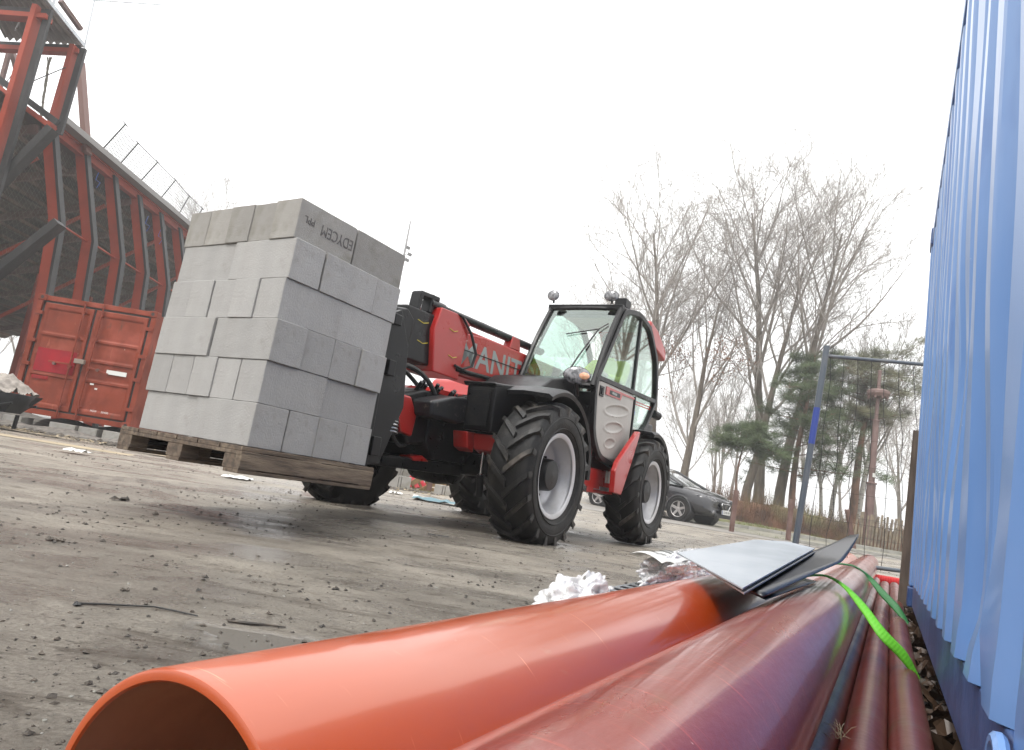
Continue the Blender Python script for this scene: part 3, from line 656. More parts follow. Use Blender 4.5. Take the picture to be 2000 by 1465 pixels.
# wheels: built once, copied
def make_wheel():
    w_ = bpy.data.objects.new('wheel', None); col.objects.link(w_); w_.parent = tele
    h = TW/2
    prof_ = [(-h*.78, .335), (-h*.95, .37), (-h*1.0, .44), (-h*.94, .515), (-h*.80, .542), (-h*.4, .545), (0, .548), (h*.4, .545), (h*.80, .542), (h*.94, .515), (h*1.0, .44), (h*.95, .37), (h*.78, .335)]
    b = MB(); b.lathe(prof_, 'y', n=72)
    for rr, yy in ((.375, h*.965), (.46, h*.985)):   # moulded sidewall rings
        b.lathe([(yy-.002, rr-.006), (yy+.006, rr), (yy-.002, rr+.006)], 'y', n=72)
    o = b.build('tyre', M_['rubber'], w_, ang=50); ty = o
    b = MB(); n = 19
    for side in (-1, 1):
        for k in range(n):
            a0 = 2*PI*(k+(.5 if side > 0 else 0))/n; seg = 6; r1 = RT_+.002
            vs = []
            for i in range(seg+1):
                f = i/seg; y = side*(-.012+f*(h*.985+.012)); a = a0+.32*f
                ro = r1-(.028*max(0, f-.72)/.28); hw_ = .052-.010*f
                ri = .50 if f < .8 else .485
                for (da, r) in ((-hw_*1.25, ri), (-hw_*.85, ro), (hw_*.85, ro), (hw_*1.25, ri)):
                    vs.append(((r)*math.cos(a+da), y, (r)*math.sin(a+da)))
            fs = []
            for i in range(seg):
                for j in range(3): fs.append([i*4+j, i*4+j+1, (i+1)*4+j+1, (i+1)*4+j])
            fs += [[0, 1, 2, 3], [seg*4+3, seg*4+2, seg*4+1, seg*4]]
            # sidewall toe of the lug
            e0 = len(vs); i = seg; a = a0+.32; y = side*h*.985
            for (da, r) in ((-.045, .528), (.045, .528), (.03, .475), (-.03, .475)): vs.append((r*math.cos(a+da), y, r*math.sin(a+da)))
            for (da, r) in ((-.045, .545), (.045, .545), (.03, .475), (-.03, .475)): vs.append((r*math.cos(a+da), y+side*(.008 if r > .5 else .001), r*math.sin(a+da)))
            fs += [[e0+4, e0+5, e0+6, e0+7], [e0, e0+1, e0+5, e0+4], [e0+1, e0+2, e0+6, e0+5], [e0+3, e0, e0+4, e0+7]]
            b.add(vs, fs)
    b.build('tread', M_['tread'], ty, smooth=False, bevel=.005)
    b = MB(); b.lathe([(h*.80, .300), (h*.86, .318), (h*.86, .338), (h*.78, .340), (h*.72, .325), (h*.62, .312), (h*.30, .300), (h*.18, .285), (h*.05, .285), (-h*.1, .27), (-h*.25, .215), (-h*.28, .13), (-h*.28, .0)], 'y', n=72)
    rim = b.build('rim', M_['rim'], w_, ang=35)
    b = MB(); b.lathe([(-h*.30, .15), (-h*.05, .145), (h*.10, .13), (h*.52, .125), (h*.60, .115), (h*.62, .05), (h*.64, .0)], 'y', n=36)
    for k in range(10):
        a = 2*PI*k/10; b.cyl((.19*math.cos(a), -h*.28, .19*math.sin(a)), (.19*math.cos(a), -h*.12, .19*math.sin(a)), .012, 6)
    b.build('hub', M_['black'], w_, bevel=.002)
    b = MB(); a = -.35; b.bar((.255*math.cos(a), h*.1, .255*math.sin(a)), (.285*math.cos(a), h*.34, .285*math.sin(a)), .006, .006); b.cyl((.24*math.cos(a), h*.0, .24*math.sin(a)), (.24*math.cos(a), h*.12, .24*math.sin(a)), .02, 10)
    b.build('valve', M_['steel'], w_)
    return w_
wh = make_wheel()
def copy_tree(o, parent):
    c = o.copy(); col.objects.link(c); c.parent = parent
    for ch in o.children: copy_tree(ch, c)
    return c
for i, (x, y, rz, sp) in enumerate([(WB, HW-TW/2, 0, 0.2), (WB, -HW+TW/2, PI, 1.0), (0, HW-TW/2, 0, .9), (0, -HW+TW/2, PI, .5)]):
    o = wh if i == 0 else copy_tree(wh, tele)
    o.location = (x, y, RT_-.06); o.rotation_euler = (0, sp, rz); o.rotation_mode = 'YXZ'
# chassis, axles, underside
b = MB(); b.prism([(-.75, .52), (3.0, .50), (3.12, .62), (3.12, .92), (2.6, 1.08), (1.0, 1.12), (-.9, 1.10), (-.98, .8)], 1, -.36, .36); P3('chassis', b, M_['dark'], .015)
b = MB()
for x in (0, WB):
    b = MB(); b.lathe([(-.78, .10), (-.6, .11), (-.5, .09), (-.25, .10), (-.2, .19), (0, .21), (.2, .19), (.25, .10), (.5, .09), (.6, .11), (.78, .10)], 'y', (x, 0, RT_-.06), 20); P3('axle', b, M_['dark'], 0)
b = MB(); b.prism([(1.62, .43), (1.36, .42), (.47, .43), (.30, .62), (-.04, 1.17), (.10, 1.20), (.30, 1.0), (.72, .66), (1.62, .66)], 1, .42, .93); P3('side_sill', b, M_['red'], .012)
b = MB(); b.prism([(1.75, .52), (1.3, .52), (1.3, 1.1), (1.62, 1.15)], 1, .40, .9); P3('front_mudguard_panel', b, M_['black'], .01)
b = MB(); b.prism([(1.62, .431), (1.30, .425), (1.22, .9), (1.60, 1.0)], 1, .90, .934); P3('sill_panel', b, M_['red'], .006)
b = MB(); b.prism([(1.02, .45), (.80, .44), (.60, .78), (.43, 1.12), (.50, 1.115), (.98, .76), (1.04, .66)], 1, 1.06, 1.115); P3('rear_sill_plate', b, M_['red'], .012)
b = MB(); b.box((.86, .955, .462), (.46, .07, .014)); b.box((.86, .992, .475), (.46, .008, .036)); P3('step', b, M_['steel'], .003)
b = MB()
b.box((.80, .937, .60), (.045, .01, .12)); P3('step_light', b, M_['plate'], .002)
b = MB(); b.box((.73, .937, .60), (.045, .01, .12)); P3('step_light', b, M_['plate'], .002)
b = MB(); b.box((.12, .937, .66), (.0, .0, .0)) if False else b.prism([(.34, .66), (.25, .66), (.22, .70), (.31, .70)], 1, .930, .935); P3('sticker', b, M_['grey'], 0)
# engine hood on the right side
b = MB(); b.prism([(-.85, .62), (1.35, .62), (1.45, 1.0), (1.25, 1.42), (.6, 1.55), (-.7, 1.5), (-.95, 1.2)], 1, -1.08, -.30); P3('engine_hood', b, M_['red'], .05, seg=3)
b = MB()
for k in range(7): b.box((-.2+.14*k, -1.088, 1.05), (.05, .012, .34))
P3('hood_grille', b, M_['seal'], .002)
b = MB(); b.prism([(-.98, .68), (-.60, .68), (-.5, 1.30), (-.92, 1.36)], 1, -.30, .80); P3('counterweight', b, M_['black'], .03)
b = MB(); b.box((-1.0, .62, 1.10), (.03, .24, .10)); P3('tail_light', b, M_['credd'], .01)
# fenders (black arches)
def fender(x0, a0, a1, yin, yout, r=.66):
    b = MB(); n = 18; vs = []
    for i in range(n+1):
        a = R(a0+(a1-a0)*i/n); rr = r+.02*math.sin(PI*i/n)
        c, s = math.cos(a), math.sin(a)
        for (r_, y) in ((rr-.05, yout+.02), (rr-.02, yout+.03), (rr+.005, yout), (rr+.02, (yin+yout)/2), (rr+.01, yin), (rr-.03, yin), (rr-.01, (yin+yout)/2), (rr-.03, yout-.005)):
            vs.append((x0+r_*c, y, RT_-.05+r_*s))
    fs = [[i*8+j, i*8+(j+1) % 8, (i+1)*8+(j+1) % 8, (i+1)*8+j] for i in range(n) for j in range(8)]
    fs += [list(range(8)), [n*8+j for j in range(8)][::-1]]
    b.add(vs, fs); return b
P3('fender', fender(WB, 64, 180, .70, 1.14), M_['blackpl'], 0, ang=50)
P3('fender', fender(WB, 64, 180, -1.14, -.70), M_['blackpl'], 0, ang=50)
P3('fender', fender(0, 78, 186, .80, 1.14, .64), M_['blackpl'], 0, ang=50)
P3('fender', fender(0, 78, 186, -1.14, -.80, .64), M_['blackpl'], 0, ang=50)
b = MB(); b.prism([(1.78, .85), (1.45, .78), (1.40, 1.40), (1.52, 1.47), (2.02, 1.36), (2.25, 1.22), (1.95, 1.2)], 1, .18, .80); P3('cab_front_body', b, M_['black'], .02)

# cab
S = [(1.53, 1.45), (1.44, .95), (1.22, .745), (.80, .69), (.64, .74), (-.06, 1.19), (-.36, 1.57), (-.20, 2.05), (.14, 2.34), (.55, 2.40), (.99, 2.31)]
def inset(poly, d):
    n = len(poly); out = []
    A = sum(poly[i][0]*poly[(i+1) % n][1]-poly[(i+1) % n][0]*poly[i][1] for i in range(n))
    sg = 1 if A > 0 else -1
    for i in range(n):
        p0, p1, p2 = Vector(poly[i-1]), Vector(poly[i]), Vector(poly[(i+1) % n])
        e1 = (p1-p0).normalized(); e2 = (p2-p1).normalized()
        n1 = Vector((-e1.y, e1.x))*sg; n2 = Vector((-e2.y, e2.x))*sg
        m = (n1+n2); m = m/(m.length**2)*2 if m.length > .1 else n1
        out.append(tuple(p1+m*d))
    return out
def rounded(poly, r, seg=4):
    out = []; n = len(poly)
    for i in range(n):
        p0, p1, p2 = Vector(poly[i-1]), Vector(poly[i]), Vector(poly[(i+1) % n])
        d0 = (p0-p1); d2 = (p2-p1); q = min(r, d0.length*.4, d2.length*.4)
        a = p1+d0.normalized()*q; c = p1+d2.normalized()*q
        for k in range(seg+1):
            t = k/seg; out.append(tuple((1-t)**2*a+2*t*(1-t)*p1+t*t*c))
    return out
S = rounded(S, .12)
def ring_prism(b, outer, inner, y0, y1):
    n = len(outer)
    vs = [(p[0], y, p[1]) for y in (y0, y1) for p in outer] + [(p[0], y, p[1]) for y in (y0, y1) for p in inner]
    fs = []
    for i in range(n):
        j = (i+1) % n
        fs += [[i, j, n+j, n+i], [2*n+i, 2*n+j, 3*n+j, 3*n+i], [i, j, 2*n+j, 2*n+i], [n+i, n+j, 3*n+j, 3*n+i]]
    b.add(vs, fs)
cab = MB(); ring_prism(cab, S, inset(S, .055), .955, 1.005); ring_prism(cab, S, inset(S, .07), .14, .19)
# cross members
for (x, z, w_, h_) in [(1.03, 2.30, .07, .06), (.14, 2.33, .08, .05), (-.33, 1.56, .06, .06), (-.04, 1.20, .06, .08), (1.49, 1.42, .06, .07)]:
    cab.box((x, .57, z), (w_, .84, h_))
P3('cab_frame', cab, M_['black'], .006)
b = MB(); b.prism([(1.06, 2.315), (.55, 2.385), (.12, 2.345), (.13, 2.31), (.55, 2.35), (1.05, 2.285)], 1, .17, .985); P3('cab_roof', b, M_['blackpl'], .012)
b = MB(); b.box((.74, .86, 2.425), (.16, .13, .10)); b.box((.74, .86, 2.37), (.1, .08, .05)); P3('roof_box', b, M_['black'], .012)
b = MB(); b.prism([(-.22, 2.40), (.05, 2.445), (.08, 2.36), (-.12, 2.18), (-.62, 2.10), (-.60, 2.24)], 1, .30, .96); P3('rear_roof_cap', b, M_['red'], .03, seg=3)
# door: lower grey panel with three oval dents + glazing
Si = inset(S, .055)
def clip(poly, fn):     # keep fn(p) >= 0
    out = []; n = len(poly)
    for i in range(n):
        a, c = poly[i], poly[(i+1) % n]; fa, fc = fn(a), fn(c)
        if fa >= 0: out.append(a)
        if fa*fc < 0: t = fa/(fa-fc); out.append((a[0]+(c[0]-a[0])*t, a[1]+(c[1]-a[1])*t))
    return out
zl = lambda p: 1.475+.035*(1.5-p[0])     # sill line of the window
low = clip(Si, lambda p: zl(p)-p[1]); lowd = clip(low, lambda p: p[0]-.40+.05*(p[1]-1.0)*0); lowg = clip(low, lambda p: .375-p[0])
upw = clip(Si, lambda p: p[1]-zl(p)-.045); upf = clip(upw, lambda p: p[0]-.465); upr = clip(upw, lambda p: .425-p[0])
door = MB()
cx, cz = 0, 0
NX, NZ_ = 70, 80
x0, x1 = min(p[0] for p in lowd), max(p[0] for p in lowd); z0, z1 = min(p[1] for p in lowd), max(p[1] for p in lowd)
dents = [(.88, 1.265, .33, .058), (.92, 1.09, .24, .052), (.97, .925, .14, .048)]
def span(z):
    xsn = []; n = len(lowd)
    for i in range(n):
        a, c = lowd[i], lowd[(i+1) % n]
        if (a[1]-z)*(c[1]-z) <= 0 and a[1] != c[1]: t = (z-a[1])/(c[1]-a[1]); xsn.append(a[0]+(c[0]-a[0])*t)
    return (min(xsn), max(xsn)) if xsn else (.9, .95)
def dfn(u, v):
    z = z0+.004+(z1-z0-.01)*v; a, c = span(z); x = a+(c-a)*u; y = .992
    for (dx, dz_, rx, rz) in dents:
        q = ((x-dx)/rx); cz_ = dz_+.10*(dx-x)*-.9*0 + (x-dx)*-.12; p = (z-cz_)/rz; r2 = q*q+p*p
        if r2 < 1: y -= .013*(1-r2)**.6*(1 if p > -.2 else 1.0)
        y += .006*math.exp(-((math.sqrt(r2)-1)/.12)**2)
    e = min(u, 1-u, v*1.0, 1-v); y += -.012*max(0, 1-e/.035)
    return (x, y, z)
door.grid(dfn, NX, NZ_)
dr = bpy.data.objects.new('door', None); col.objects.link(dr); dr.parent = tele
P3('door_panel', door, M_['door'], 0, ang=60, parent=dr)
b = MB(); b.prism(lowd, 1, .955, .975); P3('door_backing', b, M_['black'], 0, parent=dr)
b = MB(); b.prism([(1.49, zl((1.49, 0))-.0), (-.30, zl((-.3, 0))-.0), (-.30, zl((-.3, 0))+.045), (1.47, zl((1.47, 0))+.045)], 1, .97, 1.002); P3('door_waist_rail', b, M_['black'], .004, parent=dr)
b = MB(); b.prism([(.468, 1.55), (.422, 1.55), (.422, 2.36), (.468, 2.36)], 1, .95, .99); b.prism([(.40, .78+.12), (.372, .93), (.372, 1.5), (.40, 1.5)], 1, .96, 1.0); P3('door_pillar', b, M_['black'], .004, parent=dr)
b = MB(); b.prism(upf, 1, .968, .974); P3('door_window', b, M_['glass'], 0, smooth=False, parent=dr)
b = MB(); b.prism(upr, 1, .968, .974); P3('rear_side_window', b, M_['glass'], 0, smooth=False)
b = MB(); b.prism(lowg, 1, .968, .974); P3('lower_side_window', b, M_['glass'], 0, smooth=False)
b = MB(); b.prism(inset(S, .06), 1, .155, .161); P3('right_window', b, M_['clear'], 0, smooth=False)
b = MB(); b.prism([(1.24, 1.452), (.43, 1.478), (.43, 1.458), (.80, 1.445), (.83, 1.385), (1.24, 1.372)], 1, .995, 1.0005); P3('red_stripe', b, M_['red'], 0, parent=dr)
b = MB(); b.prism([(1.15, 1.432), (.86, 1.442), (.86, 1.398), (1.15, 1.39)], 1, 1.0008, 1.0018); P3('model_badge', b, M_['black'], 0, parent=dr)
b = MB(); b.box((1.02, 1.0025, 1.416), (.13, .001, .022)); P3('badge_lettering', b, M_['grey'], 0, parent=dr)
b = MB(); b.prism([(.35, 1.462), (-.20, 1.482), (-.22, 1.468), (.35, 1.448)], 1, .9745, .9755); P3('red_stripe', b, M_['red'], 0)
b = MB(); b.prism([(.35, 1.435), (-.20, 1.455), (-.22, 1.441), (.35, 1.421)], 1, .9745, .9755); P3('red_stripe', b, M_['red'], 0)
b = MB(); b.box((1.345, .998, 1.385), (.10, .008, .10)); b.box((1.34, 1.004, 1.385), (.05, .012, .06)); P3('door_handle', b, M_['black'], .004, parent=dr)
b = MB(); b.box((.34, .978, 1.33), (.05, .01, .04)); P3('blue_tag', b, mat('blue_tag', (.1, .25, .7), .4), .003)
# windscreen: slightly bulged pane between the front pillars, black edge
def wsf(u, v):
    z = 1.40+.885*v; x = 1.515-.475*v-.10*math.sin(PI*min(1, v*.98))*-.35; y = .205+.745*u; return (x+.03*math.sin(PI*u), y, z)
b = MB(); b.grid(wsf, 14, 14); o = P3('windscreen', b, M_['wind'], 0, ang=60)
b = MB(); edge = [wsf(0, t/12) for t in range(13)]
b.tube([Vector(p)+Vector((.005, -.02, 0)) for p in edge], .026, 8); P3('screen_pillar', b, M_['black'], 0)
b = MB(); b.tube([Vector(wsf(1, t/12))+Vector((.0, .018, 0)) for t in range(13)], .030, 8); P3('screen_pillar', b, M_['black'], 0)
b = MB(); b.tube([wsf(t/8, 1) for t in range(9)], .022, 8); P3('screen_header', b, M_['black'], 0)
b = MB(); b.tube([wsf(t/8, 0) for t in range(9)], .03, 8); P3('screen_base', b, M_['black'], 0)
b = MB(); p0 = Vector(wsf(.62, .02))+Vector((.03, 0, 0)); p1 = Vector(wsf(.86, .70))+Vector((.03, 0, 0)); b.tube([p0, (p0+p1)/2+Vector((.02, 0, 0)), p1], .009, 6)
b.tube([Vector(wsf(.42, .62))+Vector((.02, 0, 0)), p1, Vector(wsf(.95, .78))+Vector((.02, 0, 0))], .007, 6); P3('wiper', b, M_['seal'], 0)
# work lamps
def lamp(x, y, z, rx, rz, name='work_lamp'):
    b = MB(); b.lathe([(-.05, .01), (-.045, .045), (-.01, .072), (.0, .078), (.006, .074)], 'x', n=20)
    Mx = Matrix.Translation((x, y, z)) @ Euler((0, 0, R(10))).to_matrix().to_4x4() @ Matrix.Diagonal((1, rx, rz, 1))
    h = b.build(name, M_['black'], tele, M=Mx); 
    b = MB(); b.lathe([(.004, .073), (.014, .05), (.02, .02), (.021, .0)], 'x', n=20); b.build('lens', M_['lens'], h, M=Mx)
    b = MB(); b.cyl((x-.02, y, z-.03*rz), (x-.03, y, z-.10*rz), .012, 8); b.build('lamp_bracket', M_['black'], h)
lamp(1.12, .22, 2.41, .85, .75); lamp(1.12, .88, 2.40, 1.0, .75)
b = MB(); b.lathe([(-.06, .01), (-.05, .05), (-.01, .078), (.0, .085)], 'x', n=24)
Mx = Matrix.Translation((1.70, .88, 1.46)) @ Euler((0, 0, R(22))).to_matrix().to_4x4() @ Matrix.Diagonal((1, 1.5, 1.0, 1))
hl = b.build('headlight', M_['black'], tele, M=Mx)
b = MB(); b.lathe([(.0, .082), (.012, .07), (.022, .035), (.024, 0)], 'x', n=24); b.build('lens', M_['lens'], hl, M=Mx)
b = MB(); b.lathe([(.0, .034), (.012, .03), (.02, .012), (.022, 0)], 'x', n=18); b.build('indicator', M_['amber'], hl, M=Mx @ Matrix.Translation((.012, .045, 0)))
b = MB(); b.tube([(1.70, .88, 1.40), (1.6, .86, 1.28)], .02, 8); b.build('lamp_bracket', M_['black'], hl)
# cab interior
b = MB(); b.box((.38, .62, 1.24), (.48, .44, .14)); b.box((.10, .62, 1.58), (.12, .42, .62)); P3('driver_seat', b, M_['cloth'], .04)
b = MB(); c = Vector((1.02, .57, 1.50)); ax = Vector((-.5, 0, .87)); u_ = Vector((.87, 0, .5)); v_ = Vector((0, 1, 0))
b.tube([c+(u_*math.cos(a)+v_*math.sin(a))*.18 for a in [2*PI*k/24 for k in range(24)]], .013, 8, closed=True); b.bar(c-v_*.17, c+v_*.17, .03, .012); b.tube([c, (1.15, .57, 1.2), (1.2, .57, .95)], .03, 8)
P3('steering_wheel', b, M_['seal'], 0)
b = MB(); b.prism([(1.44, 1.36), (1.20, 1.38), (1.15, 1.0), (1.40, .9)], 1, .20, .94); b.box((.6, .57, .86), (1.0, .74, .08)); P3('dashboard', b, M_['black'], .02)
b = MB(); b.box((.5, .57, 2.27), (.6, .7, .03)); P3('headlining', b, M_['grey'], .01)

# boom
bt = lambda x: 1.80-.0*x
b = MB(); b.prism([(-.75, 1.30), (2.62, 1.25), (2.62, 1.70), (2.2, 1.76), (-.75, 1.86)], 1, -.15, .15); bo = P3('boom', b, M_['red'], .02)
b = MB(); b.bar((-.7, .12, 1.845), (2.58, .12, 1.735), .05, .035); P3('boom_top_edge', b, M_['red'], .012, parent=bo)
b = MB(); b.prism([(2.56, 1.20), (2.93, 1.20), (3.0, 1.60), (2.94, 1.84), (2.62, 1.86), (2.50, 1.80)], 1, -.175, .175); P3('boom_collar', b, M_['red'], .012, parent=bo)
b = MB(); b.prism([(2.9, 1.25), (3.32, 1.24), (3.32, 1.74), (2.9, 1.76)], 1, -.125, .125); P3('inner_boom', b, M_['black'], .02, parent=bo)
b = MB(); b.tube([(1.0, .10, 1.93), (2.95, .06, 1.86)], .045, 14); b.cyl((2.8, .06, 1.865), (3.0, .06, 1.86), .06, 14); P3('boom_cylinder', b, M_['black'], 0, parent=bo)
b = MB(); b.bar((2.9, .06, 1.93), (3.15, .06, 1.91), .10, .05); b.bar((2.98, .06, 1.95), (3.0, .06, 1.76), .1, .05); b.bar((3.14, .06, 1.92), (3.16, .06, 1.72), .1, .05); P3('cylinder_bracket', b, M_['black'], .012, parent=bo)
b = MB(); b.prism([(1.50, 1.79), (1.72, 1.78), (1.68, 1.93), (1.54, 1.93)], 1, .05, .14); P3('boom_lug', b, M_['red'], .012, parent=bo)
b = MB(); b.tube([(2.62, .17, 1.30), (1.2, .17, 1.40)], .022, 8); P3('grease_pipe', b, M_['black'], 0, parent=bo)
b = MB(); b.tube([(2.80, .10, 1.88), (2.66, .19, 1.84), (2.50, .20, 1.70), (2.40, .21, 1.52), (2.42, .20, 1.38), (2.55, .19, 1.32), (2.66, .19, 1.33)], .013, 8)
P3('hydraulic_hose', b, M_['seal'], 0, parent=bo)
b = MB(); b.tube([(2.60, .155, 1.53), (.9, .155, 1.60)], .005, 5); P3('guide_line', b, M_['seal'], 0, parent=bo)
for (x, z) in [(2.74, 1.66), (2.70, 1.40)]:
    b = MB(); b.tube([(x-.06, .178, z+.02), (x, .182, z-.005), (x+.06, .178, z+.01)], .004, 5); P3('cable_tie', b, M_['yellow'], 0, parent=bo)
for (x, z) in [(3.10, 1.63), (3.07, 1.44)]:
    b = MB(); b.tube([(x-.07, .128, z+.02), (x, .132, z-.005), (x+.07, .128, z+.01)], .004, 5); P3('cable_tie', b, M_['yellow'], 0, parent=bo)
# big letters on the boom (read from the front end backwards)
Mt = Matrix.Translation((1.74, .1515, 1.525)) @ Matrix(((-1, 0, .0), (0, 0, 1), (.035, 1, 0))).to_4x4()
text_mesh('MANITOU', .37, Mt, 'boom_lettering', M_['grey'], bo, .0008, .98, off=.005)
bo.scale = (1, 1, .84); bo.location = (0, 0, 1.2*.16+.005)
# head and carriage
b = MB(); b.prism([(3.28, 1.14), (3.40, 1.06), (3.60, 1.06), (3.62, 1.30), (3.52, 1.66), (3.34, 1.70), (3.24, 1.62)], 1, -.16, .16); hd = P3('boom_head', b, M_['black'], .02)
b = MB(); b.box((3.45, .164, 1.30), (.12, .004, .08)); P3('warning_label', b, M_['plate'], 0, parent=hd)
b = MB(); b.cyl((3.43, -.19, 1.50), (3.43, .19, 1.50), .03, 12); b.cyl((3.50, -.2, 1.12), (3.50, .2, 1.12), .04, 12); P3('head_pin', b, M_['steel'], .003, parent=hd)
hd.scale = (1, 1, .86); hd.location = (0, 0, 1.1*.14)
ca = MB()
for y in (-.52, -.15, .20, .62): ca.prism([(3.95, .42), (4.08, .40), (4.10, 1.35), (3.98, 1.42), (3.86, 1.2), (3.80, .8)], 1, y-.02, y+.02)
ca.box((4.06, .06, .52), (.08, 1.26, .12)); ca.box((4.04, .06, 1.02), (.07, 1.26, .10)); ca.box((4.02, .06, 1.34), (.07, 1.2, .07))
cg = P3('fork_carriage', ca, M_['black'], .006)
b = MB(); b.prism([(3.55, 1.22), (3.85, 1.36), (4.02, 1.36), (4.02, .60), (3.8, .55), (3.55, 1.05)], 1, -.14, .14); P3('coupler', b, M_['dark'], .015)
b = MB(); b.prism([(3.42, .45), (3.9, .42), (3.98, .62), (3.8, .98), (3.40, 1.02), (3.30, .7)], 1, -.4, .05); P3('tilt_linkage', b, M_['dark'], .03)
for y in (-.10, .62):
    b = MB(); b.prism([(4.09, .335), (5.05, .345), (5.05, .365), (4.15, .385), (4.145, 1.10), (4.09, 1.10)], 1, y-.05, y+.05); P3('fork', b, M_['black'], .006)
# hydraulics: coil protector, hoses, rods
b = MB(); c0, c1 = Vector((3.86, .60, .62)), Vector((3.83, .56, .80)); b.tube([c0, c1], .022, 10); P3('tilt_rod', b, M_['chrome'], 0)
b = MB(); pts = []; d = (c1-c0); e1 = d.normalized().orthogonal(); e2 = d.normalized().cross(e1)
for k in range(8*12+1): a = 2*PI*k/12; pts.append(c0+d*(k/96)+(e1*math.cos(a)+e2*math.sin(a))*.038)
b.tube(pts, .007, 6); P3('coil_spring', b, M_['steel'], 0)
b = MB(); b.lathe([(-.03, .01), (-.02, .035), (.01, .04), (.03, .02)], 'x', (3.80, .57, .89), 14); b.tube([(3.80, .57, .90), (3.78, .57, 1.02)], .005, 6); P3('hose_fitting', b, M_['chrome'], 0)
def hose(p, r=.017): b = MB(); b.tube(p, r, 8); P3('hydraulic_hose', b, M_['seal'], 0)
def bez(*P):
    P = [Vector(p) for p in P]; out = []
    for k in range(17):
        t = k/16; Q = P[:]
        while len(Q) > 1: Q = [Q[i].lerp(Q[i+1], t) for i in range(len(Q)-1)]
        out.append(Q[0])
    return out
hose(bez((3.55, .20, 1.12), (3.30, .3, 1.25), (3.05, .35, 1.05), (3.02, .36, .85)), .02)
hose(bez((3.6, .1, 1.1), (3.5, .25, 1.3), (3.1, .2, 1.0), (2.8, .2, .9))); hose(bez((3.75, .3, 1.2), (3.6, .35, .9), (3.5, .3, .7), (3.3, .2, .8)))
hose(bez((3.7, -.1, 1.3), (3.4, -.2, 1.0), (3.0, -.2, .9), (2.7, -.2, 1.1))); hose(bez((3.85, .45, .9), (3.7, .5, .6), (3.5, .4, .5), (3.2, .25, .6)), .014)
# chassis nose under the boom
b = MB(); b.prism([(2.95, .62), (3.30, .58), (3.46, .72), (3.42, .95), (3.2, 1.02), (2.95, 1.0)], 1, -.34, .34); P3('nose_frame', b, M_['dark'], .03)
b = MB(); b.prism([(3.30, .64), (3.44, .66), (3.52, .82), (3.50, .93), (3.38, .93), (3.28, .80)], 1, .26, .36); P3('nose_arm', b, M_['red'], .015)
b = MB(); b.prism([(3.30, .64), (3.44, .66), (3.52, .82), (3.50, .93), (3.38, .93), (3.28, .80)], 1, -.36, -.26); P3('nose_arm', b, M_['red'], .015)
b = MB(); b.prism([(2.52, .92), (2.95, .80), (3.32, .80), (3.34, .92), (3.05, 1.0), (2.55, 1.05)], 1, .14, .52); P3('valve_cover', b, M_['blackpl'], .03, seg=3)
b = MB()
for k in range(9):
    x = 2.7+.07*k; b.cyl((x, .22+.03*(k % 3), .98), (x+.03, .30+.03*(k % 3), 1.06+.02*(k % 2)), .016, 8)
P3('valve_block', b, M_['dark'], .002)
b = MB(); b.prism([(2.4, 1.02), (3.1, 1.02), (3.05, 1.06), (2.4, 1.08)], 1, -.1, .30); P3('cross_plate', b, M_['red'], .006)
# outrigger box beside the near front wheel
b = MB(); b.prism([(2.16, .82), (2.86, .77), (2.89, 1.11), (2.86, 1.15), (2.20, 1.22), (2.14, 1.17)], 1, .50, .765); ob_ = P3('outrigger_box', b, M_['black'], .015)
b = MB(); b.prism([(2.10, 1.20), (2.89, 1.12), (2.92, 1.15), (2.12, 1.235)], 1, .47, .768); P3('box_lid', b, M_['blackpl'], .012, parent=ob_)
b = MB(); b.box((2.896, .63, .95), (.006, .20, .28)); P3('box_mesh', b, M_['dark'], .002, parent=ob_)
b = MB(); b.prism([(2.30, .765), (2.80, .755), (2.76, .63), (2.66, .60), (2.40, .64)], 1, .56, .765); ft = P3('outrigger_foot', b, M_['red'], .012)
b = MB(); b.prism([(2.75, .765), (2.88, .755), (2.84, .63), (2.75, .60)], 1, .42, .56); P3('foot_cheek', b, M_['red'], .01, parent=ft)
for y in (.62, .72):
    b = MB(); b.cyl((2.70, y, .62), (2.69, y, .44), .013, 10); P3('piston_rod', b, M_['chrome'], 0)
    b = MB(); b.lathe([(-.02, .012), (-.01, .022), (.01, .022), (.02, .01)], 'z', (2.69, y, .43), 10); P3('rod_eye', b, M_['chrome'], 0)
    b = MB(); b.cyl((2.69, y, .44), (2.66, y, .27), .03, 12); P3('outrigger_leg', b, M_['black'], .002)
b = MB(); b.prism([(2.5, .40), (3.9, .40), (3.95, .47), (2.5, .50)], 1, -.32, .32); b.box((2.9, -.62, .72), (.34, .30, .5)); P3('front_underframe', b, M_['dark'], .015)
for k in range(3):
    b = MB(); b.lathe([(-.012, .012), (-.004, .018), (.004, .018), (.012, .01)], 'y', (3.72+.07*k, .40, .47), 8); P3('bolt_head', b, M_['chrome'], 0)
b = MB(); b.prism([(3.0, .48), (3.2, .47), (3.25, .50), (3.1, .52)], 1, .22, .335); P3('red_clamp', b, M_['red'], .008)
b = MB(); b.cyl((2.6, 0, .95), (.2, 0, 1.1), .09, 14); P3('drive_shaft', b, M_['dark'], 0)
b = MB(); b.tube(bez((1.55, 1.0, 1.5), (1.9, 1.25, 1.9), (1.7, 1.2, 2.0)), .01, 6) if False else b.tube([(-.30, .98, 1.42), (-.40, 1.02, 1.40)], .05, 10); P3('rear_corner_lamp', b, M_['black'], .006)

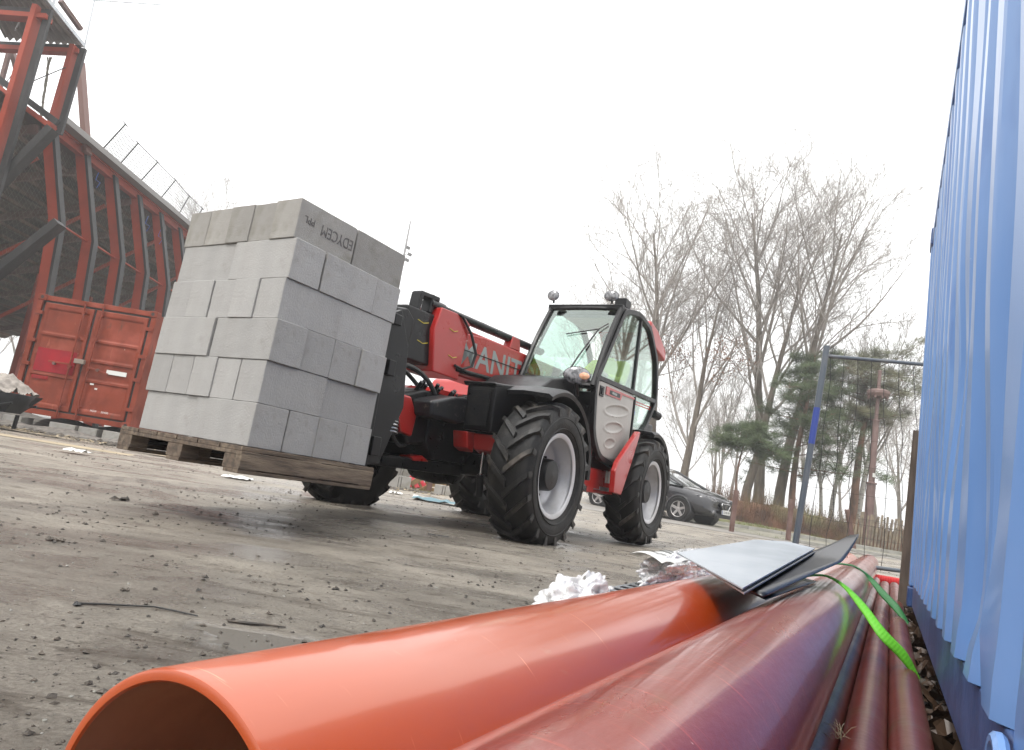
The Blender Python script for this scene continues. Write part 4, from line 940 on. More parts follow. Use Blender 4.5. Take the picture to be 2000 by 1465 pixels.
# pallet and concrete blocks on the forks
ML = MT @ Matrix.Translation((4.366, .436, .402)) @ Euler((-.011, -.024, -.054)).to_matrix().to_4x4()
PA, PB, CH = .775, .956, .2065
pm = ML @ Matrix.Translation((-.03, 0, -.125))
pal = empty('wooden_pallet', 'worn wooden pallet on the forks under the concrete blocks', 'pallet', mat=pm)
LX, LY = PA+.09, PB+.10
for k in range(6):
    b = MB(); y = -LY/2+LY*(k+.5)/6; b.box((LX/2, y, .112), (LX, LY/6-.012, .02)); b.build('deck_board', M_['wood'], pal, bevel=.002)
for k in range(3):
    x = .05+(LX-.1)*k/2; b = MB(); b.box((x, 0, .092), (.10, LY-.004, .018)); b.build('stringer_board', M_['wood'], pal, bevel=.002)
    for j in range(3):
        b = MB(); y = (-LY/2+.065)+(LY-.13)*j/2; b.box((x, y, .05), (.098, .125, .066)); b.build('spacer_block', M_['wood'], pal, bevel=.003)
for j in range(3):
    b = MB(); y = (-LY/2+.06)+(LY-.12)*j/2; b.box((LX/2, y, .008), (LX-.004, .11, .018)); b.build('bottom_board', M_['wood'], pal, bevel=.002)
for sy in (-1, 1):
    b = MB(); b.box((LX/2, sy*(LY/2-.012), .060), (LX-.006, .022, .078)); b.build('side_board', M_['wood'], pal, bevel=.003)
rb = random.Random(11)
def block_mesh(dx, dy, dz, wet):
    b = MB(); b.box((0, 0, dz/2), (dx, dy, dz))
    me = bpy.data.meshes.new('concrete_block'); me.from_pydata(b.v, [], b.f); bm = bmesh.new(); bm.from_mesh(me)
    bmesh.ops.recalc_face_normals(bm, faces=bm.faces)
    bmesh.ops.bevel(bm, geom=list(bm.edges), offset=.0025, segments=1, affect='EDGES')
    bmesh.ops.subdivide_edges(bm, edges=[e for e in bm.edges if e.calc_length() > .05], cuts=5, use_grid_fill=True)
    s = rb.random()*50
    for v in bm.verts:
        p = v.co*18+Vector((s, 0, 0)); v.co += Vector((noise.noise(p), noise.noise(p+Vector((9, 0, 0))), noise.noise(p+Vector((0, 9, 0)))))*.0014
    bm.to_mesh(me); bm.free(); me.materials.append(M_['block_wet'] if wet else M_['block']); return me
names_c = ['bottom', 'second', 'third', 'fourth', 'fifth', 'top']
for c in range(6):
    A = c % 2 == 0; wet = c >= 4
    if A: cells = [(ix, iy, PA*(ix+.5)/4, PB*(iy-.5)/2, PA/4, PB/2) for ix in range(4) for iy in (0, 1)]
    else: cells = [(ix, iy, PA*(ix+.5)/2, PB*((iy+.5)/5-.5), PA/2, PB/5) for ix in range(2) for iy in range(5)]
    nx = 4 if A else 2; nyy = 2 if A else 5
    ox, oy = rb.uniform(-.004, .014), rb.uniform(-.004, .014)
    for (ix, iy, x, y, dx, dy) in cells:
        front = ix == nx-1; side = iy == nyy-1
        if not (front or side or c == 5): continue
        o = bpy.data.objects.new('concrete_block', block_mesh(dx-.0015, dy-.0015, CH-.0012, c == 5))
        col.objects.link(o); jx, jy = rb.uniform(-.006, .006), rb.uniform(-.006, .006)
        o.matrix_world = ML @ Matrix.Translation((x+jx+ox, y+jy+oy, c*CH)) @ Euler((0, 0, rb.uniform(-.005, .005))).to_matrix().to_4x4()
        if front and side: pos = 'at the near vertical corner'
        elif side: pos = ('side facing the road, %s from the near corner' % ['', 'one', 'two', 'three'][nx-1-ix])
        elif front: pos = ('left face, %s from the near corner' % ['', 'one', 'two', 'three', 'four'][nyy-1-iy])
        else: pos = 'row %s from loader, place %s from far side' % (['one', 'two', 'three', 'four'][ix], ['one', 'two', 'three', 'four', 'five'][iy])
        tag(o, 'concrete block in the %s course, %s' % (names_c[c], pos), 'concrete block', 'concrete blocks stacked on the pallet')
        if c == 5 and side and ix == 1:
            Mx = Matrix.Translation((.02, dy/2-.002+.002, CH*.50)) @ Matrix(((1, 0, 0), (0, 0, 1), (0, -1, 0))).to_4x4()
            text_mesh('EDYCEM', .082, Mx @ Matrix.Translation((-.09, 0, 0)), 'stencil_lettering', M_['ink'], o, .0012, .72)
            text_mesh('PPL', .05, Mx @ Matrix.Translation((.10, -.012, 0)), 'stencil_lettering', M_['ink'], o, .0012, .9)

# ---------------- driver ----------------
def skin_person():
    bm = bmesh.new(); J = {}
    def V(n, p, r): v = bm.verts.new(p); J[n] = (v, r)
    # local machine frame; sits on seat, pelvis at z 1.32
    V('pelvis', (.40, .57, 1.30), .15); V('belly', (.36, .57, 1.45), .145); V('chest', (.36, .57, 1.66), .155); V('neck0', (.38, .57, 1.80), .07); V('neck', (.40, .57, 1.86), .055)
    V('head0', (.42, .57, 1.93), .085); V('head', (.43, .57, 2.01), .092); V('crown', (.42, .57, 2.08), .06)
    E = [('pelvis', 'belly'), ('belly', 'chest'), ('chest', 'neck0'), ('neck0', 'neck'), ('neck', 'head0'), ('head0', 'head'), ('head', 'crown')]
    for s, t in ((-1, 'r'), (1, 'l')):
        V('sh'+t, (.37, .57+s*.19, 1.74), .07); V('el'+t, (.58, .57+s*.25, 1.53), .048); V('wr'+t, (.84, .57+s*.15, 1.55), .03); V('pa'+t, (.90, .57+s*.14, 1.57), .032)
        V('hip'+t, (.44, .57+s*.10, 1.29), .10); V('kn'+t, (.86, .57+s*.14, 1.30), .07); V('an'+t, (.98, .57+s*.14, .98), .045); V('to'+t, (1.12, .57+s*.14, .94), .04)
        E += [('chest', 'sh'+t), ('sh'+t, 'el'+t), ('el'+t, 'wr'+t), ('wr'+t, 'pa'+t), ('pelvis', 'hip'+t), ('hip'+t, 'kn'+t), ('kn'+t, 'an'+t), ('an'+t, 'to'+t)]
        for i in range(4):
            a = 'pa'+t; y = .57+s*(.14-.012+.0); p1 = (.935, y+s*.006, 1.60-.017*i); p2 = (.955, y-s*.018, 1.595-.017*i)
            V('f%s%d' % (t, i), p1, .0095); V('g%s%d' % (t, i), p2, .0085); E += [(a, 'f%s%d' % (t, i)), ('f%s%d' % (t, i), 'g%s%d' % (t, i))]
        V('th'+t, (.915, .57+s*.10, 1.60), .0105); V('ti'+t, (.94, .57+s*.095, 1.615), .009); E += [('pa'+t, 'th'+t), ('th'+t, 'ti'+t)]
    for a, c in E: bm.edges.new((J[a][0], J[c][0]))
    me = bpy.data.meshes.new('body'); bm.verts.index_update(); idx = {k: v[0].index for k, v in J.items()}; bm.to_mesh(me); bm.free()
    o = bpy.data.objects.new('body', me); col.objects.link(o)
    md = o.modifiers.new('skin', 'SKIN'); md.use_smooth_shade = True
    for k, (v, r) in J.items(): me.skin_vertices[0].data[idx[k]].radius = (r, r*(1.25 if k in ('chest', 'belly', 'pelvis') else 1))
    me.skin_vertices[0].data[idx['pelvis']].use_root = True
    s = o.modifiers.new('sub', 'SUBSURF'); s.levels = 1; s.render_levels = 1
    dg = bpy.context.evaluated_depsgraph_get(); m2 = bpy.data.meshes.new_from_object(o.evaluated_get(dg)); bpy.data.objects.remove(o)
    m2.materials.clear()
    for m in (M_['skin'], M_['hivis'], M_['cloth']): m2.materials.append(m)
    for p in m2.polygons:
        c = p.center; p.use_smooth = True
        if c.z > 1.83 or c.x > .83 and c.z > 1.5 : p.material_index = 0
        elif c.z > 1.36 and c.x < .82: p.material_index = 1
        else: p.material_index = 2
    return m2
pr = bpy.data.objects.new('person', skin_person()); col.objects.link(pr); pr.matrix_world = MT @ Matrix.Translation((-.03, .06, .09))
tag(pr, 'driver in a bright yellow hi-vis jacket seated in the cab holding the wheel', 'person')
b = MB(); b.lathe([(.0, .098), (.03, .104), (.07, .09), (.10, .055), (.112, .0)], 'z', (.415, .57, 2.0), 18); b.build('hair', M_['hair'], pr)
b = MB(); b.lathe([(-.012, .0), (-.008, .01), (.01, .004), (.014, 0)], 'x', (.52, .57, 1.985), 8); b.build('nose', M_['skin'], pr)
b = MB()
for s in (-1, 1): b.lathe([(.0, .009), (.006, .006), (.008, 0)], 'x', (.508, .57+s*.03, 2.01), 8)
b.build('eyes', M_['seal'], pr)
# ---------------- red steel structure on the left ----------------
def flanged(b, br, bk, a, c, wd, dep, side=Vector((1, 0, 0))):
    pass
st = empty('grandstand_frame', 'red steel building frame with black edged bent columns and dark roof behind the red container', 'steel structure', loc=(-12, 18, 0))
SI = Matrix.Translation((12, -18, 0))
def SB(name, b, m, bev=.006, parent=st, **k): return b.build(name, m, parent, bevel=bev, M=SI, **k)
Ys = [14.02+1.44*i for i in range(14)]
for i, Y in enumerate(Ys):
    if i < 2: continue
    pts = [Vector((-11.55, Y, 0)), Vector((-11.85, Y, 3.5)), Vector((-12.0, Y, 5.1)), Vector((-12.85, Y, 7.6))]
    if i < 2: pts = pts[:3]+[Vector((-12.4, Y, 6.3))]
    b = MB()
    for a, c in zip(pts, pts[1:]): b.bar(a-Vector((.16, 0, 0)), c-Vector((.16, 0, 0)), .34, .10, up=(0, 1, 0))
    b = MB(); n = len(pts)
    vs = []
    for p in pts:
        for dx, dy in ((-.28, -.05), (0, -.05), (0, .05), (-.28, .05)): vs.append(p+Vector((dx, dy, 0)))
    b.add(vs, [[k*4+j, k*4+(j+1) % 4, (k+1)*4+(j+1) % 4, (k+1)*4+j] for k in range(n-1) for j in range(4)]+[[0, 1, 2, 3], [n*4-1, n*4-2, n*4-3, n*4-4]])
    cl = SB('column', b, M_['sred'], 0)
    b = MB(); vs = []
    for p in pts:
        for dx, dy in ((.003, -.085), (.075, -.085), (.075, .115), (.003, .115)): vs.append(p+Vector((dx, dy, 0)))
    b.add(vs, [[k*4+j, k*4+(j+1) % 4, (k+1)*4+(j+1) % 4, (k+1)*4+j] for k in range(n-1) for j in range(4)]+[[0, 1, 2, 3], [n*4-1, n*4-2, n*4-3, n*4-4]])
    b.build('column_flange', M_['sblack'], cl, M=SI)
    b = MB(); b.box((-12.14, Y, 5.1), (.30, .14, .03)); b.build('stiffener', M_['sred'], cl, M=SI)
for i in range(2, len(Ys)-1):
    y0, y1 = Ys[i], Ys[i+1]
    b = MB(); b.box((-12.93, (y0+y1)/2, 7.72), (.22, y1-y0-.03, .05)); b.box((-12.93, (y0+y1)/2, 7.50), (.22, y1-y0-.03, .04)); b.box((-12.9, (y0+y1)/2, 7.61), (.03, y1-y0-.03, .18))
    SB('eaves_beam', b, M_['sred'], 0)
    b = MB(); b.tube([(-12.15, y0+.06, 5.12), (-12.15, y1-.06, 5.08)], .03, 6); SB('tie_rod', b, M_['sred'], 0)
b = MB(); b.box((-12.8, 24.8, 7.80), (.5, 16.0, .06)); b.box((-12.55, 24.8, 7.85), (.05, 16.0, .16)); SB('gutter', b, mat('grey_gutter', (.25, .24, .23), .5), 0)
mpur = mat('pale_brown_purlin', (.17, .105, .07), .8, c2=(.08, .045, .03), ns=1)
# roof: corrugated underside sloping away behind the columns
b = MB()
def rf(u, v):
    x = -12.95-15*u; y = 9.0+26*v; return (x, y, 7.55-4.6*u**1.15+.05*math.sin(u*150))
b.grid(rf, 400, 4); SB('roof_sheet', b, M_['brownroof'], 0, ang=80)
for k in range(10):
    b = MB(); y = 12+k*2.3; b.bar((-13.0, y, 7.36), (-27.5, y, 2.9), .10, .22); SB('rafter', b, M_['rust'], 0)
for k in range(22):
    x = -13.6-.64*k; u = (-12.95-x)/15; b = MB(); b.bar((x, 11, 7.30-4.6*u**1.15), (x, 34, 7.30-4.6*u**1.15), .07, .10); SB('purlin', b, mpur, 0)
for k in range(7):
    b = MB(); y = 13+3.2*k; b.bar((-18.5, y, 0), (-18.5, y, 5.4), .16, .2); SB('inner_post', b, M_['sred'], 0)
    b = MB(); b.bar((-18.4, y, 2.2), (-13.4, y+1.2, 6.9), .08, .1); SB('brace', b, M_['sred'], 0)
b = MB(); b.prism([(9, 0), (34, 0), (34, 1.2), (9, 1.2)], 0, -27.2, -26.9); SB('rear_low_wall', b, mat('dull_concrete', (.3, .29, .27), .9), 0)
# stand front and big dark braces at the left edge
def member(name, p, q, wd, th, m, Y0, Y1=None, bevel=.004):
    a = at(*p, Y0); c = at(*q, Y1 or Y0); b = MB(); b.bar(a, c, th, wd, up=(0, 1, 0)); return SB(name, b, m, bevel)
Yf = 15.4
def ibeam(name, p, q, w_red, w_blk, Y0, Y1=None, flip=1):
    a = at(*p, Y0); c = at(*q, Y1 or Y0); d = (c-a).normalized(); n = Vector((0, 1, 0)).cross(d).normalized()*flip
    if n.x < 0 and flip > 0: n = -n
    b = MB(); b.bar(a-n*w_red*.62, c-n*w_red*.62, .12, w_red*1.24, up=(0, 1, 0)); o = SB(name, b, M_['sred'], .004)
    b = MB(); b.bar(a+n*(w_blk*.3+.004), c+n*(w_blk*.3+.004), .15, w_blk*.6, up=(0, 1, 0)); b.build('dark_flange', M_['sblack'], o, M=SI)
ibeam('tower_leg', (93, 20), (-28, 440), .30, .15, 15.0)
ibeam('tower_leg', (160, 95), (112, 262), .26, .14, 16.6)
member('tower_leg', (157, 120), (170, 300), .26, .14, mat('brown_tower_steel', (.17, .075, .055), .6), 18.2)  # far leg in a browner tone than the other steel
member('tower_leg', (26, 105), (46, 190), .18, .12, M_['rust'], 18.2); member('tower_leg', (20, 95), (-8, 200), .10, .1, M_['rust'], 18.0)
ibeam('tower_beam', (-5, 88), (158, 96), .16, .07, 16.6, flip=-1)
ibeam('tower_beam', (-5, 20), (98, 28), .20, .08, 15.0, flip=-1)
ibeam('tower_beam', (-30, 138), (110, 243), .20, .14, 15.46)
member('diagonal_brace', (104, 252), (-20, 378), .26, .18, M_['sblack'], 15.2); member('diagonal_brace', (118, 436), (-20, 545), .30, .18, M_['sblack'], 15.2)
member('sway_rod', (128, 132), (-10, 190), .02, .02, M_['wire'], 16.2); member('sway_rod', (60, 95), (10, 165), .015, .015, M_['wire'], 16.2)
member('window_bar', (0, 255), (75, 262), .16, .12, M_['sblack'], 18.5)
# corrugated platform sheets seen from below
P0 = [at(-60, -60, 14.6), at(70, -20, 14.6), at(158, 90, 16.8), at(10, 76, 16.8)]
b = MB()
def pf(u, v): p = P0[0].lerp(P0[1], u).lerp(P0[3].lerp(P0[2], u), v); return p+Vector((0, 0, .05*math.sin(u*70)))
b.grid(pf, 200, 3); SB('platform_sheet', b, mat('grey_corrugated_sheet', (.30, .28, .26), .45, .3, c2=(.18, .16, .15), ns=1), 0, ang=80)
b = MB(); b.bar(P0[1]+Vector((.06, 0, .02)), P0[2]+Vector((.06, 0, .02)), .10, .10); SB('platform_edge', b, M_['galv'], 0)
for (p, q, r, Y0, Y1) in [((185, 0), (165, 93), .02, 16.8, 16.8), ((150, -2), (322, 10), .018, 16.8, 19.5), ((108, -5), (100, 25), .03, 15.5, 15.5), ((60, 0), (30, 60), .02, 15.6, 16.2)]:
    b = MB(); b.cyl(at(*p, Y0), at(*q, Y1), r, 8); SB('rail_tube', b, M_['galv'], 0)
b = MB(); b.bar(at(118, 2, 15.8), at(158, 58, 16.5), .12, .10); SB('guard_board', b, M_['rust'], 0)
b = MB()
for k in range(10):
    p = [at(97+rng.uniform(-5, 5), 112, 16.5)]; 
    for j in range(1, 12): p.append(at(97-j*1.6+rng.uniform(-2.5, 2.5), 112+j*11, 16.5))
    b.tube(p, .012, 4)
SB('torn_netting', b, mat('frayed_netting', (.2, .19, .15), .9), 0)
for (px, py) in [(193, 345), (290, 430), (315, 455), (62, 60)]:
    b = MB(); Y = {193: 18.3, 290: 21.3, 315: 22.6, 62: 15.8}[px]; b.tube([at(px, py-8, Y), at(px-6, py+6, Y), at(px+3, py+12, Y), at(px-4, py+22, Y)], .007, 5); SB('blue_rope', b, mat('blue_rope', (.05, .16, .6), .7), 0)

# diamond netting between the columns
b = MB(); y0, y1 = 13.5, 26.5; st_ = .17
def np_(s, t):   # t: 0 bottom .. 1 top along bent profile
    z = 2.8+t*4.7; x = -12.46-.85*max(0, (z-5.1)/2.5); return Vector((x, s, z))
k = y0-5
while k < y1+5:
    for sg in (-1, 1):
        seg = []
        for j in range(9):
            t = j/8; s = k+sg*(t-.5)*4.7*.8
            if y0 <= s <= y1: seg.append(np_(s, t)+Vector((.015*sg, 0, .03*math.sin(s*3))))
        if len(seg) > 1:
            b.tube(seg, .0016, 3, cap=False)
    k += st_
SB('safety_net', b, mat('pale_green_net', (.26, .27, .19), .9), 0)

# net fence leaning out over the roof edge
nf = empty('roof_net_fence', 'leaning net fence with thin grey posts standing on the roof edge', 'net fence', loc=(-12.8, 22, 7.8))
NI = Matrix.Translation((12.8, -22, -7.8))
bases = [(190, 303), (222, 335), (262, 368), (303, 401), (340, 434), (362, 452)]; tops = [(245, 243), (270, 280), (308, 317), (343, 352), (370, 383), (396, 408)]
Yb = [18.9, 19.9, 21.3, 22.9, 24.6, 25.8]
B_ = [at(*p, y) for p, y in zip(bases, Yb)]; T_ = [at(*p, y) for p, y in zip(tops, Yb)]
for a, c in zip(B_, T_):
    b = MB(); b.cyl(a, c, .02, 8); b.build('fence_post', M_['wire'], nf, M=NI)
    b = MB(); b.cyl(c-Vector((0, .12, -.02)), c+Vector((0, .12, 0)), .015, 6); b.build('post_clip', M_['wire'], nf, M=NI)
for i in range(1, 5):
    b = MB(); b.cyl(T_[i], T_[i+1], .013, 6); b.build('top_rail', M_['wire'], nf, M=NI)
b = MB()
for i in range(5):
    for k in range(14):
        t = k/14; b.tube([B_[i].lerp(B_[i+1], t), T_[i].lerp(T_[i+1], t)], .008, 3, cap=False)
    for k in range(1, 14):
        t = k/14; sag = .0 if i else .15*math.sin(PI*t); b.tube([B_[i].lerp(T_[i], t), (B_[i].lerp(T_[i], t)+B_[i+1].lerp(T_[i+1], t))/2-Vector((0, 0, sag)), B_[i+1].lerp(T_[i+1], t)], .008, 3, cap=False)
b.build('net', mat('fine_pale_net', (.4, .4, .4), .9), nf, M=NI)

# ---------------- red container ----------------
cX, cY, cZ = -9.53, 13.4, .285; CW, CHh = 2.40, 2.34
rc = empty('shipping_container', 'old faded red shipping container with closed double doors standing on concrete blocks', 'container', loc=(cX+CW/2, cY, 0))
rc.rotation_euler = (0, 0, R(-1.0))
CI = Matrix.Translation((-(cX+CW/2), -cY, 0))
def CB(name, b, m, bev=.006, parent=rc, **k): return b.build(name, m, parent, bevel=bev, M=CI, **k)
b = MB(); b.box((cX+CW/2, cY+3.08, cZ+CHh/2), (CW-.06, 6.0, CHh-.06)); CB('body', b, M_['cred'])
b = MB()
for x in (cX+.05, cX+CW-.05): b.box((x, cY+.05, cZ+CHh/2), (.10, .14, CHh-.22))
for k in (0,):
    pass
b.box((cX+CW/2, cY+.05, cZ+CHh-.05), (CW-.24, .12, .10)); b.box((cX+CW/2, cY+.06, cZ+.05), (CW-.24, .12, .10)); CB('door_frame', b, M_['cred'])
for x in (cX+.08, cX+CW-.08):
    for z in (cZ+.055, cZ+CHh-.05):
        b = MB(); b.box((x, cY+.05, z), (.17, .17, .12)); cc = CB('corner_casting', b, M_['cred'], .012)
        b = MB(); b.lathe([(-.0872-.0, .0), (-.0872, .035), (-.05, .035)], 'y', (x, cY+.05, z), 12); b.build('casting_hole', M_['seal'], cc, M=CI)
b = MB(); b.box((cX+CW/2, cY+.035, cZ+CHh/2), (CW-.2, .02, CHh-.18)); CB('door_seal', b, M_['seal'], 0)
mid = cX+CW/2-.03
for (x0, x1, nm) in [(cX+.155, mid-.025, 'l'), (mid+.025, cX+CW-.155, 'r')]:
    z0, z1 = cZ+.13, cZ+CHh-.14
    b = MB()
    def df(u, v, x0=x0, x1=x1):
        x = x0+(x1-x0)*u; z = z0+(z1-z0)*v; y = cY
        e = .0
        inner = ss(.06, .09, u)*(1-ss(.91, .94, u))
        for (a, c) in ((.04, .31), (.33, .50), (.52, .69), (.71, .95)):
            e = max(e, ss(a, a+.012, v)*(1-ss(c-.012, c, v)))
        y += .022*e*inner
        return (x, y+.002*noise.noise(Vector((x*2, z*2, 0))), z)
    b.grid(df, 44, 110); dl = CB('door', b, M_['cred'], 0, ang=30)
    dl.data.materials.clear(); dl.data.materials.append(M_['cred'])
    so_ = dl.modifiers.new('t', 'SOLIDIFY'); so_.thickness = .03; so_.offset = 1
    xs_ = x0+.03 if nm == 'l' else x1-.03
    for z in (.36, .95, 1.42, 1.98):
        h = MB(); h.box((cX+.09 if nm == 'l' else cX+CW-.09, cY-.025, cZ+z), (.16, .03, .07)); h.build('hinge', M_['cred'], dl, bevel=.005, M=CI)
    xr = mid-.20 if nm == 'l' else mid+.17
    r_ = MB(); r_.cyl((xr, cY-.05, cZ+.0), (xr, cY-.05, cZ+CHh-.03), .017, 10); r_.build('locking_rod', M_['cred'], dl, M=CI)
    for z in (.25, 1.0, 1.6, 2.1):
        r_ = MB(); r_.box((xr, cY-.04, cZ+z), (.07, .04, .05)); r_.build('rod_bracket', M_['cred'], dl, bevel=.004, M=CI)
    r_ = MB(); r_.bar((xr, cY-.06, cZ+1.05), (xr+(-.42 if nm == 'l' else .42), cY-.06, cZ+1.03+(.02 if nm == 'l' else -.06)), .02, .035); r_.build('rod_handle', M_['cred'], dl, bevel=.004, M=CI)
    r_ = MB(); r_.cyl((xr+(-.30 if nm == 'l' else .2), cY-.03, cZ+1.02), (xr+(-.30 if nm == 'l' else .2), cY-.085, cZ+1.02), .03, 8); r_.build('handle_catch', M_['rust'], dl, M=CI)
    if nm == 'l':
        q = MB(); q.prism([(x0+.10, cZ+.80), (x1-.12, cZ+.80), (x1-.12, cZ+1.30), (x0+.10, cZ+1.30)], 1, cY+.0150, cY+.0165); 
        q = MB(); q.add([(x0+.09, cY-.002, cZ+.84), (x1-.11, cY-.002, cZ+.84), (x1-.11, cY-.002, cZ+1.30), (x0+.09, cY-.002, cZ+1.30)], [[0, 1, 2, 3]]); q.build('bright_red_patch', M_['credd'], dl, M=CI)
        q = MB(); q.box((x0+.27, cY-.003, cZ+.72), (.32, .004, .065)); q.build('number_plate', M_['credd'], dl, M=CI)
        text_mesh('88 51 0558', .07, CI @ Matrix.Translation((x0+.27, cY-.006, cZ+.72)) @ Euler((R(90), 0, 0)).to_matrix().to_4x4(), 'faded_number', M_['cred'], dl, .0005, .8)
    else:
        q = MB(); q.box((x1-.36, cY-.004, cZ+1.02), (.40, .006, .085)); q.build('white_label', M_['plate'], dl, M=CI)
        text_mesh('MGW', .055, CI @ Matrix.Translation((x1-.62, cY-.004, cZ+.23)) @ Euler((R(90), 0, 0)).to_matrix().to_4x4(), 'white_marking', M_['whitew'], dl, .0005, .9)
        text_mesh('30480', .055, CI @ Matrix.Translation((x1-.40, cY-.004, cZ+.23)) @ Euler((R(90), 0, 0)).to_matrix().to_4x4(), 'white_marking', M_['whitew'], dl, .0005, 1.1)
        for (dx, z, w_) in [(-.78, .74, .07), (-.68, .66, .05)]:
            q = MB(); q.box((x1+dx, cY-.004, cZ+z), (w_, .004, .03)); q.build('sticker_scrap', M_['plate'], dl, M=CI)
b = MB(); b.box((mid, cY-.085, cZ+1.13), (.20, .07, .09)); CB('lock_box', b, mat('rusty_lock', (.25, .2, .16), .5), .01)
for i, dx in enumerate([.18, .98, 1.22, 1.62, 2.12]):
    b = MB(); w_ = .36 if i != 1 else .22
    b.box((0, 0, .095), (w_, .36, .19)); o = b.build('support_block', M_['block_wet'], bevel=.01); o.location = (cX+dx, cY+.10+.05*(i % 2), 0)
    tag(o, 'concrete support block under the red container, %s from its left corner' % ['first', 'second', 'third', 'fourth', 'fifth'][i], 'concrete block', 'blocks under the red container')
b = MB(); b.prism([(13.6, 0), (19, 0), (19, .28), (13.6, .28)], 0, cX+.1, cX+.35); b.prism([(13.6, 0), (19, 0), (19, .28), (13.6, .28)], 0, cX+CW-.35, cX+CW-.1)
b = MB(); b.grid(lambda u, v: (-10.5+5*u, 13.9+1.6*v, .30*math.sin(PI*v)*(.8+.3*noise.noise(Vector((u*9, v*4, 5))))), 50, 12); tag(b.build('gap_fill_mound', M_['gravel']), 'earth mound added to close the bright gap under the red container', 'earth', kind='stuff')  # mound added to darken the see-through gap below the container
# gravel mound in front of it
b = MB(); b.grid(lambda u, v: (-11.5+6.5*u, 12.2+1.5*v, -.02+.13*math.sin(PI*v)*(.5+.5*math.sin(PI*u))*(.7+.6*noise.noise(Vector((u*9, v*4, 0))))+.02*noise.noise(Vector((u*60, v*20, 2)))), 90, 26)
tag(b.build('gravel_strip', M_['gravel']), 'low grey gravel heap along the foot of the red container', 'gravel', kind='stuff')
b = MB()
for i in range(1500):
    t = rng.random(); x = -12.5+12.2*t; y = 11.6+rng.gauss(0, .28)+.9*ss(.5, 1, t)+ (0.3 if t < .4 else 0); r = .014+.075*rng.random()**3
    rock(b, (x, y, r*.2), r, rng, .5)
tag(b.build('rubble_strip', M_['clod'], smooth=False), 'line of dark earth crumbs and rubble across the yard before the container', 'rubble', kind='stuff')
b = MB()
for i in range(420):
    t = rng.random(); x = -11.0+10.6*t; y = 11.45+rng.gauss(0, .25)+.9*ss(.5, 1, t); r = .015+.06*rng.random()**2
    c = Vector((x, y, .015)); e = Euler((rng.uniform(-.4, .4), rng.uniform(-.4, .4), rng.uniform(0, 6))).to_matrix()
    b.box(c, (r*2, r*.5, .012), e)
tag(b.build('wood_chips', M_['sand'], smooth=False), 'pale splinters and chips strewn along the rubble line', 'debris', kind='stuff')
def patch(cx, cy, rx, ry, m, lab, seed, dz=.005):
    b = MB(); n = 60; vs = [(cx, cy, gz(cx, cy)+dz)]
    for k in range(n):
        a = 2*PI*k/n; r = 1+.35*noise.noise(Vector((math.cos(a)*1.6+seed, math.sin(a)*1.6, 0)))+.15*noise.noise(Vector((math.cos(a)*6+seed, math.sin(a)*6, 0)))
        vs.append((cx+rx*r*math.cos(a), cy+ry*r*math.sin(a), gz(cx, cy)+dz))
    b.add(vs, [[0, k+1, (k+1) % n+1] for k in range(n)]); tag(b.build('sand_patch', m), kind='structure')
patch(-6.0, 9.3, 1.9, .33, M_['sand'], '', 3); patch(-3.6, 10.4, 1.8, .3, M_['sand'], '', 8, .006); patch(-.6, 15.4, 3.0, .5, M_['sand'], '', 12, .007); patch(-9.5, 11.0, 2.6, .35, M_['sand'], '', 20, .006)
# timber strip laid on ground under pallet region
b = MB(); b.box((-4.45, 11.9, .09), (1.9, .3, .17), Euler((0, 0, R(-8))).to_matrix()); tag(b.build('concrete_kerbstone', M_['kerb'], bevel=.01), 'long pale stone kerb lying behind the pallet on the rubble line', 'kerbstone')
b = MB(); b.box((-3.4, 11.4, .02), (1.6, .12, .03), Euler((0, 0, R(-6))).to_matrix()); tag(b.build('plank', M_['woodl'], bevel=.003), 'thin wooden plank lying flat on the ground behind the pallet', 'plank')
# red framework behind the container's right end
b = MB(); b.bar(at(330, 640, 16), at(300, 820, 16), .12, .1); 
# wheelbarrow with crumpled sheeting at the left edge
wbO = Vector(at(28, 772, 10.9))
wbr = empty('wheelbarrow', 'dark wheelbarrow at the left edge in front of the red container', 'wheelbarrow', loc=(wbO.x, wbO.y, 0)); WI = Matrix.Translation((-wbO.x, -wbO.y, 0))
zc = wbO.z
b = MB(); T1 = [(-.75, -.32, .0), (.26, -.30, .02), (.26, .30, .02), (-.75, .32, .0)]; T2 = [(-.52, -.2, -.30), (.05, -.18, -.28), (.05, .18, -.28), (-.52, .2, -.30)]
b.add([wbO+Vector(p) for p in T1+T2], [[0, 1, 5, 4], [1, 2, 6, 5], [2, 3, 7, 6], [3, 0, 4, 7], [4, 5, 6, 7]]); o = b.build('tray', M_['black'], wbr, M=WI); o.modifiers.new('t', 'SOLIDIFY').thickness = .012
b = MB(); b.bar(wbO+Vector((-.1, -.26, -.10)), wbO+Vector((-.28, -.28, -.45)), .05, .05); b.bar(wbO+Vector((-.7, -.28, -.36)), wbO+Vector((-.02, -.30, -.30)), .05, .12); b.build('frame', M_['galv'], wbr, bevel=.005, M=WI)
b = MB()
for y in (-.26, .26): b.cyl((wbO.x-.06, wbO.y+y, zc-.30), (wbO.x-.07, wbO.y+y, 0), .03, 10)
b = MB(); b.cyl((wbO.x-.05, wbO.y-.27, zc-.30), (wbO.x-.06, wbO.y-.27, .0), .032, 10); b.build('leg', M_['black'], wbr, M=WI)
b = MB(); b.cyl((wbO.x-.05, wbO.y+.27, zc-.30), (wbO.x-.06, wbO.y+.27, .0), .032, 10); b.build('leg', M_['black'], wbr, M=WI)
b = MB(); b.lathe([(-.05, .10), (-.05, .18), (0, .2), (.05, .18), (.05, .10)], 'y', (wbO.x-.95, wbO.y, .2), 20); b.build('wheel', M_['rubber'], wbr, M=WI)
